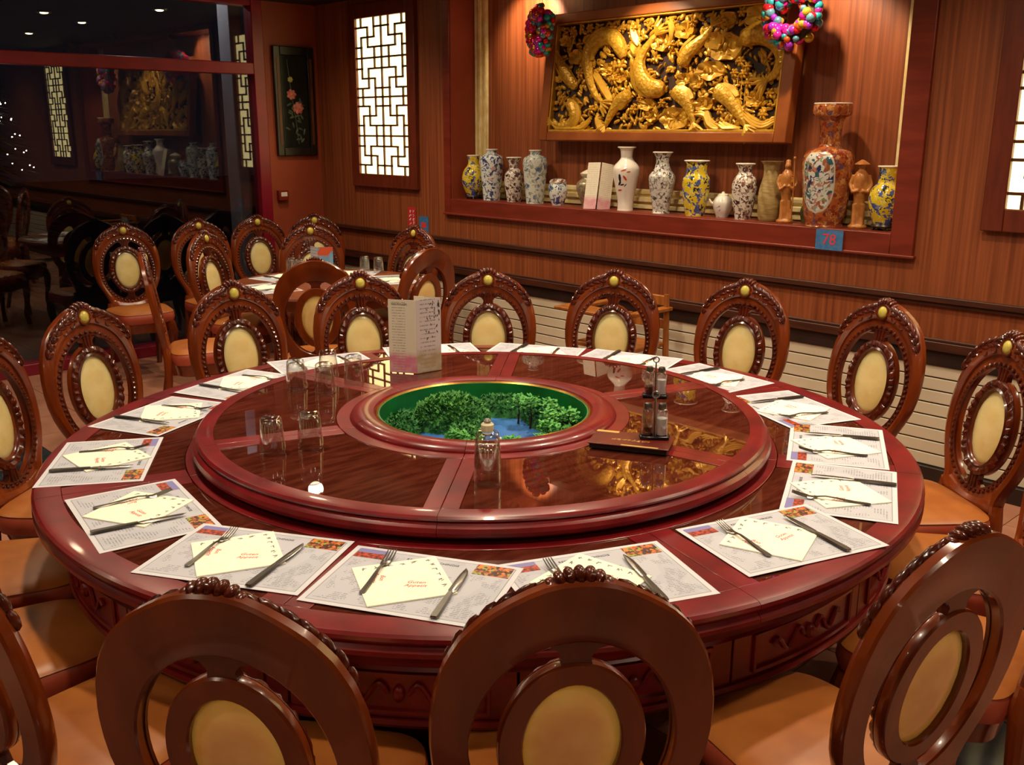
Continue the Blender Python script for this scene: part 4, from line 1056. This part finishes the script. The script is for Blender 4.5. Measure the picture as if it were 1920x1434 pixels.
AZC = math.atan2(-2.078-2.8, 2.322+1.755)
def blob(cx_, cz_, L, w_, an):
    return [(cx_+L*cos(u)*cos(an)-w_*sin(u)*sin(an), cz_+L*cos(u)*sin(an)+w_*sin(u)*cos(an)) for u in [2*pi*i/8 for i in range(8)]]
BLK = mat('black_glaze', '#1c1a1e', rough=.2); ORG = mat('orange_glaze', '#c8482a', rough=.2)
for cx_, cz_, L, w_, an, m in ((-.042, .205, .026, .009, 1.7, BLK), (-.042, .172, .016, .008, 1.1, BLK), (-.024, .163, .014, .005, .2, BLK), (-.004, .160, .012, .003, .9, BLK), (-.008, .205, .020, .007, -.9, ORG), (-.018, .253, .020, .004, .3, ORG), (.015, .243, .014, .004, .1, ORG), (-.04, .128, .016, .006, .1, ORG)):
    decal(t, WV, .392, AZC, 0, blob(cx_, cz_, L, w_, an), m, 'painted_carp')
vase('lobed_vase', 'grey and white lobed vase right of the white vase', -1.464, 2.795, .366, [(.056, 0), (.050, .04), (.056, .16), (.072, .40), (.080, .56), (.076, .63), (.056, .70), (.042, .80), (.038, .88), (.052, .97), (.060, 1)], C_GREY, C_RIM, n=24, flute=lambda a, z: 1+.05*abs(cos(3*a)) if z < .26 else 1)
vase('yellow_vase', 'yellow cylindrical vase with blue flowers near the shelf middle', -1.200, 2.785, .322, [(.056, 0), (.058, .04), (.074, .30), (.082, .55), (.080, .68), (.064, .76), (.060, .85), (.064, .95), (.074, 1)], C_YEL, C_RIM)
t = vase('small_teapot', 'small white and blue teapot between yellow and brown vases', -1.035, 2.83, .125, [(.036, 0), (.038, .06), (.052, .35), (.057, .66), (.046, .88), (.030, 1)], ceram('teapot_porcelain', '#dcd6cc', ['#8a8ea4', '#5a6a9a', '#c0b0a0'], 34, .3))
t['category'] = 'teapot'
MB().lathe([(0, .120), (.034, .120), (.030, .132), (.010, .138), (.008, .146), (0, .148)], 22).build('lid', C_RIM, t)
MB().tube([(-.045, -.02, .07), (-.064, -.03, .085), (-.074, -.034, .104)], [.010, .007, .006], 8).build('spout', C_RIM, t)
vase('brown_patterned_vase', 'white vase with brown flowers, left of the twisted vase', -.873, 2.80, .312, [(.045, 0), (.047, .05), (.062, .30), (.072, .58), (.064, .72), (.040, .83), (.038, .90), (.050, .98), (.054, 1)], C_BRN, C_RIM)
def twist(a, z): return 1+.07*sin(7*(a+z*6))
vase('twisted_vase', 'beige stoneware vase with twisted flutes', -.70, 2.80, .330, [(.050, 0), (.058, .06), (.066, .25), (.062, .48), (.046, .75), (.040, .90), (.054, .98), (.062, 1)], C_TWIST, None, 0, 42, twist)
SV = [(.100, 0), (.096, .03), (.108, .10), (.124, .30), (.133, .45), (.132, .56), (.112, .62), (.070, .65), (.056, .68), (.056, .80), (.066, .88), (.094, .905), (.100, .93), (.100, .97), (.096, 1)]
t = vase('large_painted_vase', 'largest vase on the shelf, orange-red with a white painted panel', -.345, 2.772, .632, SV, C_SATS, C_RIM, 0, 40)
AZV = math.atan2(-2.078-2.8, 2.322+.352)
pr = curve([(r, z_*.632) for r, z_ in SV])
def sv_r(z):
    for (r0, za), (r1, zb) in zip(pr, pr[1:]):
        if za <= z <= zb and zb > za: return r0+(r1-r0)*(z-za)/(zb-za)
    return .1
def cart(scale, off, m, name):
    v = []; f = []; nu, nv = 16, 22
    for i in range(nv+1):
        z = .235+scale*.152*(-1+2*i/nv); q = (z-.235)/(.152*scale)
        hw = .088*scale*math.sqrt(max(0, 1-q**4 if q > 0 else 1-q*q))
        for j in range(nu+1):
            r = sv_r(z)+off; a = AZV-.42+(-1+2*j/nu)*hw/r; v.append((r*cos(a), r*sin(a), z))
    for i in range(nv):
        for j in range(nu): f.append((i*(nu+1)+j, i*(nu+1)+j+1, (i+1)*(nu+1)+j+1, (i+1)*(nu+1)+j))
    MB().add(v, f).build(name, m, t)
cart(1.08, .0010, mat('white_glaze', '#c8c0b0', rough=.2), 'panel_border'); cart(1, .0018, C_SATP, 'painted_panel')
YEL2 = [(.054, 0), (.060, .05), (.080, .26), (.086, .44), (.076, .60), (.052, .70), (.046, .78), (.048, .95), (.052, 1)]
vase('yellow_vase', 'yellow vase with blue flowers on dark stand at right end of shelf', -.018, 2.79, .290, YEL2, C_YEL, C_RIM, .030)
t = vase('small_green_jar', 'small dark green jar between left figure and large vase', -.505, 2.855, .115, [(.020, 0), (.024, .2), (.030, .5), (.024, .75), (.017, .85), (.022, 1)], mat('green_glaze', '#4a4a2c', '#6a6438', scale=20, rough=.2))
t['category'] = 'jar'
M_AMB = mat('amber_carved', '#9a5a28', '#b87a3c', scale=26, rough=.32, bump=.2)
def figure(x, y, h, label, hat):
    t = thing('carved_figurine', label, 'figurine', (x, y, NZ0+.0006), math.atan2(-2.078-y, 2.322-x)+pi/2)
    s_ = h/.36; b = MB()
    b.lathe([(0, 0), (.046, 0), (.048, .012), (.036, .02), (0, .02)], 16)
    b.lathe(curve([(.034, .015), (.030, .06), (.026, .12), (.032, .18), (.036, .22), (.034, .26), (.018, .285), (.012, .292)]), 16)
    b.ell((0, -.002, .308), (.018, .019, .022), 10, 8); b.ell((0, -.020, .305), (.004, .005, .005), 6, 4)
    for sg in (-1, 1):
        b.tube([(sg*.034, 0, .262), (sg*.048, -.004, .215), (sg*.034, -.030, .18), (sg*.008, -.036, .188 if hat else .205)], [.012, .012, .010, .008], 8)
        b.tube([(sg*.014, -.008, .12), (sg*.016, -.014, .06), (sg*.018, -.026, .018)], [.018, .015, .012], 8)
    if hat: b.lathe([(0, .338), (.008, .336), (.038, .316), (.040, .312), (0, .316)], 16)
    else:
        b.ell((0, .004, .330), (.016, .016, .014), 8, 6); b.tube([(.034, -.03, .02), (.036, -.034, .2), (.032, -.03, .345)], .005, 6); b.ell((.032, -.03, .35), (.010, .010, .012), 6, 5)
    b.v = [(p[0]*s_, p[1]*s_, p[2]*s_) for p in b.v]
    o = b.build('figure', M_AMB, t); md = o.modifiers.new('r', 'REMESH'); md.mode = 'VOXEL'; md.voxel_size = .0042; md.use_smooth_shade = True
figure(-.585, 2.775, .36, 'amber carved figurine with a staff, left of the large vase', False)
figure(-.155, 2.775, .375, 'amber carved figurine in a wide hat, right of the large vase', True)
def tent(name, label, loc, rz, wd, h, m, spread=.045):
    t = thing(name, label, 'menu card', loc, rz); a = math.atan2(spread, h)
    for sg in (-1, 1):
        o = MB().bb((-wd/2, -.0007, 0), (wd/2, .0007, h)).build('card_panel', m, t, smooth=False)
        o.location = (0, sg*spread, 0); o.rotation_euler.x = sg*a
    return t
M_CARD3 = print_mat('shelf_card_print', '#e6dcc8', '#a89c90', .012, .5, -.05, .04, ('#d88aa0', .09, .02))
t = thing('shelf_menu_card', 'folded cream menu card leaning before the pearly urn', 'menu card', (-1.925, 2.708, NZ0+.001), rad(14)); t.rotation_euler.x = rad(-12)
for x, a, d in ((-.048, -10, 0), (.035, 62, 0)):
    o = MB().bb((-.05, -.0008, 0), (.05, .0008, .300)).build('card_panel', M_CARD3, t, smooth=False); o.location = (x, .0 if a < 0 else .036, 0); o.rotation_euler = (0, 0, rad(a))

# ------------------------------------------------------------------ signs on the wall
def sign(name, label, cx_, cz_, wd, h, m, y=YW-.002, tilt=0):
    t = thing(name, label, 'sign', (cx_, y, cz_))
    MB().bb((-wd/2, -.003, -h/2), (wd/2, 0, h/2)).build('plate', m, t, smooth=False); return t
M_BLUE = mat('blue_sign', '#4a7cae', '#3a6aa0', scale=40, rough=.4)
t = sign('number_sign', 'small blue sign reading 78 below the large vase', -.245, 1.185, .155, .105, M_BLUE, y=YW-.036)
o = put('digits', text_mesh('78', .082, M_RED, ext=.0006), t, (0, -.0034, 0)); o.rotation_euler.x = pi/2
t = sign('red_sign', 'small red and white upright sign above a chair on the wall', -3.85, 1.075, .100, .150, mat('red_sign_plate', '#c22a30', rough=.4))
mkb = MB(); rm = random.Random(6)
for zc in (.045, .015, -.015, -.045):
    glyph(mkb, -.018, zc, .024, 0); glyph(mkb, .022, zc, .022, 0)
o = mkb.build('white_characters', mat('white_print', '#f0e8e0', rough=.6), t, smooth=False); o.rotation_euler.x = pi/2; o.location.y = -.0034
t = sign('number_sign', 'small blue sign right of the red sign', -3.700, 1.022, .115, .135, M_BLUE)
o = put('digits', text_mesh('77', .06, M_RED, ext=.0006), t, (0, -.0034, .0)); o.rotation_euler.x = pi/2
bpy.data.objects.remove(o)
MB().bb((-.03, -.0038, -.02), (.03, -.003, .02)).build('red_mark', M_RED, t, smooth=False)
# alarm box on window wall
t = thing('alarm_box', 'small red call point box with white label under the picture', 'alarm', (XW, 2.285, 1.16))
MB().bb((0, -.045, 0), (.045, .045, .085)).build('housing', mat('alarm_red', '#7a1a14', rough=.4), t, bevel=.004)
MB().bb((.045, -.026, .035), (.0465, .032, .07)).build('label_plate', mat('white_label', '#e8e0d8', rough=.6), t, smooth=False)

# hanging picture on the window wall
t = thing('hanging_picture', 'dark framed tall picture of pink flowers beside the window', 'picture', (XW, 2.455, 1.528))
M_BLK = mat('black_lacquer', '#14100e', '#1e1814', scale=10, rough=.3)
PWD, PHT = .385, .882
MB().bb((0, -PWD/2, 0), (.035, -PWD/2+.062, PHT)).build('frame_side', M_BLK, t, bevel=.006)
MB().bb((0, PWD/2-.062, 0), (.035, PWD/2, PHT)).build('frame_side', M_BLK, t, bevel=.006)
MB().bb((0, -PWD/2+.062, 0), (.035, PWD/2-.062, .07)).build('frame_rail', M_BLK, t, bevel=.006)
MB().bb((0, -PWD/2+.062, PHT-.07), (.035, PWD/2-.062, PHT)).build('frame_rail', M_BLK, t, bevel=.006)
M_SLIP = mat('frame_slip', '#6a3a1c', '#5a2e14', scale=8, rough=.4)
for s_ in (-1, 1): MB().bb((.035, s_*.155-.012, .09), (.038, s_*.155+.012, PHT-.09)).build('frame_inlay', M_SLIP, t, smooth=False)
MB().bb((0, -PWD/2+.062, .07), (.014, PWD/2-.062, PHT-.07)).build('black_panel', mat('black_panel', '#1c2220', '#141816', scale=6, rough=.15), t, smooth=False)
M_PINK = mat('coral_stone', '#c05a4c', '#d88a78', scale=30, rough=.4); M_JADE = mat('dull_jade', '#4e5c48', '#3a4838', scale=20, rough=.4); M_CRM = mat('yellow_stone', '#b0a860', rough=.4)
def pflower(y, z, r, m):
    b = MB()
    for k in range(7):
        a = 2*pi*k/7; b.ell((.018, y+r*.55*cos(a), z+r*.5*sin(a)), (.006, r*.5, r*.36), 8, 5, None, Matrix.Rotation(a, 3, 'X'))
    b.ell((.022, y, z), (.006, r*.35, r*.3), 8, 5); b.build('stone_flower', m, t)
pflower(-.03, .50, .045, M_PINK); pflower(.028, .39, .052, M_PINK); pflower(-.035, .62, .026, M_CRM)
rp = random.Random(3)
for i in range(26):
    z = rp.uniform(.12, .46); y = rp.uniform(-.09, .09)*(1-(z-.12)*.8); an = rp.uniform(0, pi)
    MB().ell((.016, y, z), (.004, .026, .010), 8, 4, None, Matrix.Rotation(an, 3, 'X')).build('jade_leaf', M_JADE, t)
MB().tube([(.016, .02, .1), (.017, .0, .3), (.017, -.03, .5), (.017, -.06, .78)], .004, 5).build('stone_stem', M_JADE, t)

# ------------------------------------------------------------------ small round table at the back
t2 = thing('small_round_table', 'small round wooden table by the window wall, set for a meal', 'table', (*T2, 0))
M_T2 = mat('small_table_wood', '#8a4a2a', '#6e361c', scale=5, rough=.3)
MB().lathe([(0, .725), (.62, .725), (.65, .732), (.66, .745), (.655, .757), (.64, .76), (0, .76)], 56).build('tabletop', M_T2, t2)
MB().lathe([(0, .66), (.56, .66), (.57, .725), (0, .725)], 48).build('apron', M_T2, t2)
MB().lathe([(0, 0), (.32, 0), (.33, .03), (.22, .06), (.09, .12), (.07, .35), (.10, .6), (.16, .66), (0, .66)], 32).build('pedestal', M_T2, t2)
for k, (az, r) in enumerate(((190, .42), (262, .42), (345, .42), (65, .42), (130, .42))):
    x, y = T2[0]+r*cos(rad(az)), T2[1]+r*sin(rad(az)); rz = rad(az+90)
    w_ = ['left', 'near left', 'near right', 'right', 'far'][k]
    o = put('placemat', mat_me, None, (x, y, .7605), rz=rz); tag(o, f'printed paper placemat at the {w_} side of the small table', 'placemat', 'placemats on the small table')
    put('photo_food', food_me, o); put('photo_temple', tmp_me, o); put('photo_sky', sky_me, o)
    c = Matrix.Translation((x, y, .7616)) @ Matrix.Rotation(rz, 4, 'Z')
    o = put('paper_napkin', nap_me, None, c @ Vector((-.02, 0, 0)), rz=rz+.6); tag(o, f'cream paper napkin at the {w_} side of the small table', 'napkin', 'napkins on the small table')
    o = thing('fork', f'steel fork at the {w_} side of the small table', 'fork', c @ Vector((-.1, 0, .0034)), rz, 'forks on the small table'); put('handle', fm[0], o); put('tines', fm[1], o)
    o = thing('table_knife', f'steel knife at the {w_} side of the small table', 'knife', c @ Vector((.09, -.01, .0034)), rz, 'knives on the small table'); put('handle', fm[2], o); put('blade', fm[3], o)
for x, y, lb in ((-3.70, 1.50, 'upturned tumbler at left on the small table, taller looking'), (-3.60, 1.50, 'upturned tumbler just right of the left one on small table'), (-3.42, 1.93, 'upturned tumbler on small table under the red sign, left'), (-3.31, 1.97, 'upturned tumbler on small table under the red sign, right')):
    o = put('glass_tumbler', TM, None, (x, y, .7632)); tag(o, lb, 'glass', 'tumblers on the small table')
M_CARD4 = print_mat('small_card_print', '#c8c4cc', '#4a4a52', .02, .5, -.05, .05)
M_CARD5 = ramp_mat('small_card_picture', [(0, '#d86a48'), (.45, '#c8502c'), (.5, '#6a9ac0'), (.8, '#a8c8d8')], 9, .4, False)
vcard('small_menu_card', 'folded menu card with orange and blue picture on the small table', (-3.60, 1.60, .7635), (-5, 58), .105, .19, (M_CARD4, M_CARD5))

# ------------------------------------------------------------------ wooden high chair against the wall
M_HC = mat('pine_wood', '#a8662a', '#8a4e1e', scale=5, stretch=(6, 6, 1), rough=.4)
hc = thing('high_chair', 'wooden child high chair between dining chair and white wall slats', 'high chair', (-1.38, 2.33, 0))
for sg in (-1, 1):
    MB().tube([(sg*.235, -.19, 0), (sg*.215, -.17, .45), (sg*.20, -.15, .74)], [.018, .019, .017], 8).build('leg', M_HC, hc)
    MB().tube([(sg*.235, .20, 0), (sg*.215, .18, .45), (sg*.20, .19, .80)], [.018, .019, .017], 8).build('leg', M_HC, hc)
    MB().box((sg*.205, 0, .715), (.06, .42, .022)).build('armrest', M_HC, hc, bevel=.005)
    MB().box((sg*.222, 0, .22), (.02, .36, .035)).build('side_stretcher', M_HC, hc, bevel=.004)
MB().box((0, 0, .50), (.42, .36, .025)).build('seat', M_HC, hc, bevel=.006)
MB().box((.0, -.23, .725), (.50, .16, .020)).build('tray', M_HC, hc, bevel=.006)
for z in (.62, .76): MB().box((0, .19, z), (.40, .02, .06)).build('back_slat', M_HC, hc, bevel=.005)
MB().box((0, -.18, .25), (.40, .02, .05)).build('foot_rest', M_HC, hc, bevel=.004)

# ------------------------------------------------------------------ fairy-lit tree outside
tr = thing('fairy_light_tree', 'dark conifer with tiny warm lights outside the window at far left', 'tree', (-8.3, .85, -.3))
MB().tube([(0, 0, 0), (0, 0, 3.1)], [.09, .02], 8).build('trunk', M_TRUNK, tr)
b = MB(); rt_ = random.Random(7)
for i in range(1500):
    z = .35+2.7*rt_.random()**1.3; R_ = (3.15-z)*.30; a = rt_.random()*2*pi; q = R_*math.sqrt(rt_.uniform(.15, 1))
    p0 = Vector((q*cos(a), q*sin(a), z)); d = Vector((cos(a), sin(a), -.25))*.16; s_ = Vector((-sin(a), cos(a), 0))*.035; o = len(b.v)
    b.v += [tuple(p0-d*.5), tuple(p0+s_), tuple(p0+d), tuple(p0-s_)]; b.f.append((o, o+1, o+2, o+3))
b.build('needles', mat('dark_needles', '#16261a', '#0e1a12', scale=20, rough=.8), tr, smooth=False)
fl = MB().ell((0, 0, 0), (.0055, .0055, .0055), 6, 4).mesh('fairy_light'); fl.materials.append(mat('fairy_bulb', '#fff0d0', emit='#ffe8c0', estr=30))
for i in range(60):
    z = .8*(i/60)+1.65; a = i*.55; R_ = (3.2-z)*.31; put('fairy_light', fl, tr, (R_*cos(a), R_*sin(a), z))

t = thing('added_post_lamp', 'unseen lamp added outside to brighten the grey post', 'lamp', (-6.05, 1.75, 3.2))  # added lamp out of view, there only to brighten the grey post
MB().lathe([(0, .1), (.08, .1), (.11, 0), (.09, 0), (0, .03)], 18).build('shade', M_BLK, t)
MB().ell((0, 0, -.01), (.05, .05, .05), 12, 8).build('bulb', mat('added_post_bulb', '#fff4e0', emit='#fff0d8', estr=10), t)
MB().tube([(0, 0, .1), (.2, .1, .3), (.75, .3, .3)], .015, 6).build('bracket', M_BLK, t)
ld = bpy.data.lights.new('added_post_light', 'POINT'); ld.energy = 16; ld.color = (1, .9, .85); ld.shadow_soft_size = .06
lo = bpy.data.objects.new('added_post_light', ld); COL.objects.link(lo); lo.parent = t; lo.location = (0, 0, -.09)
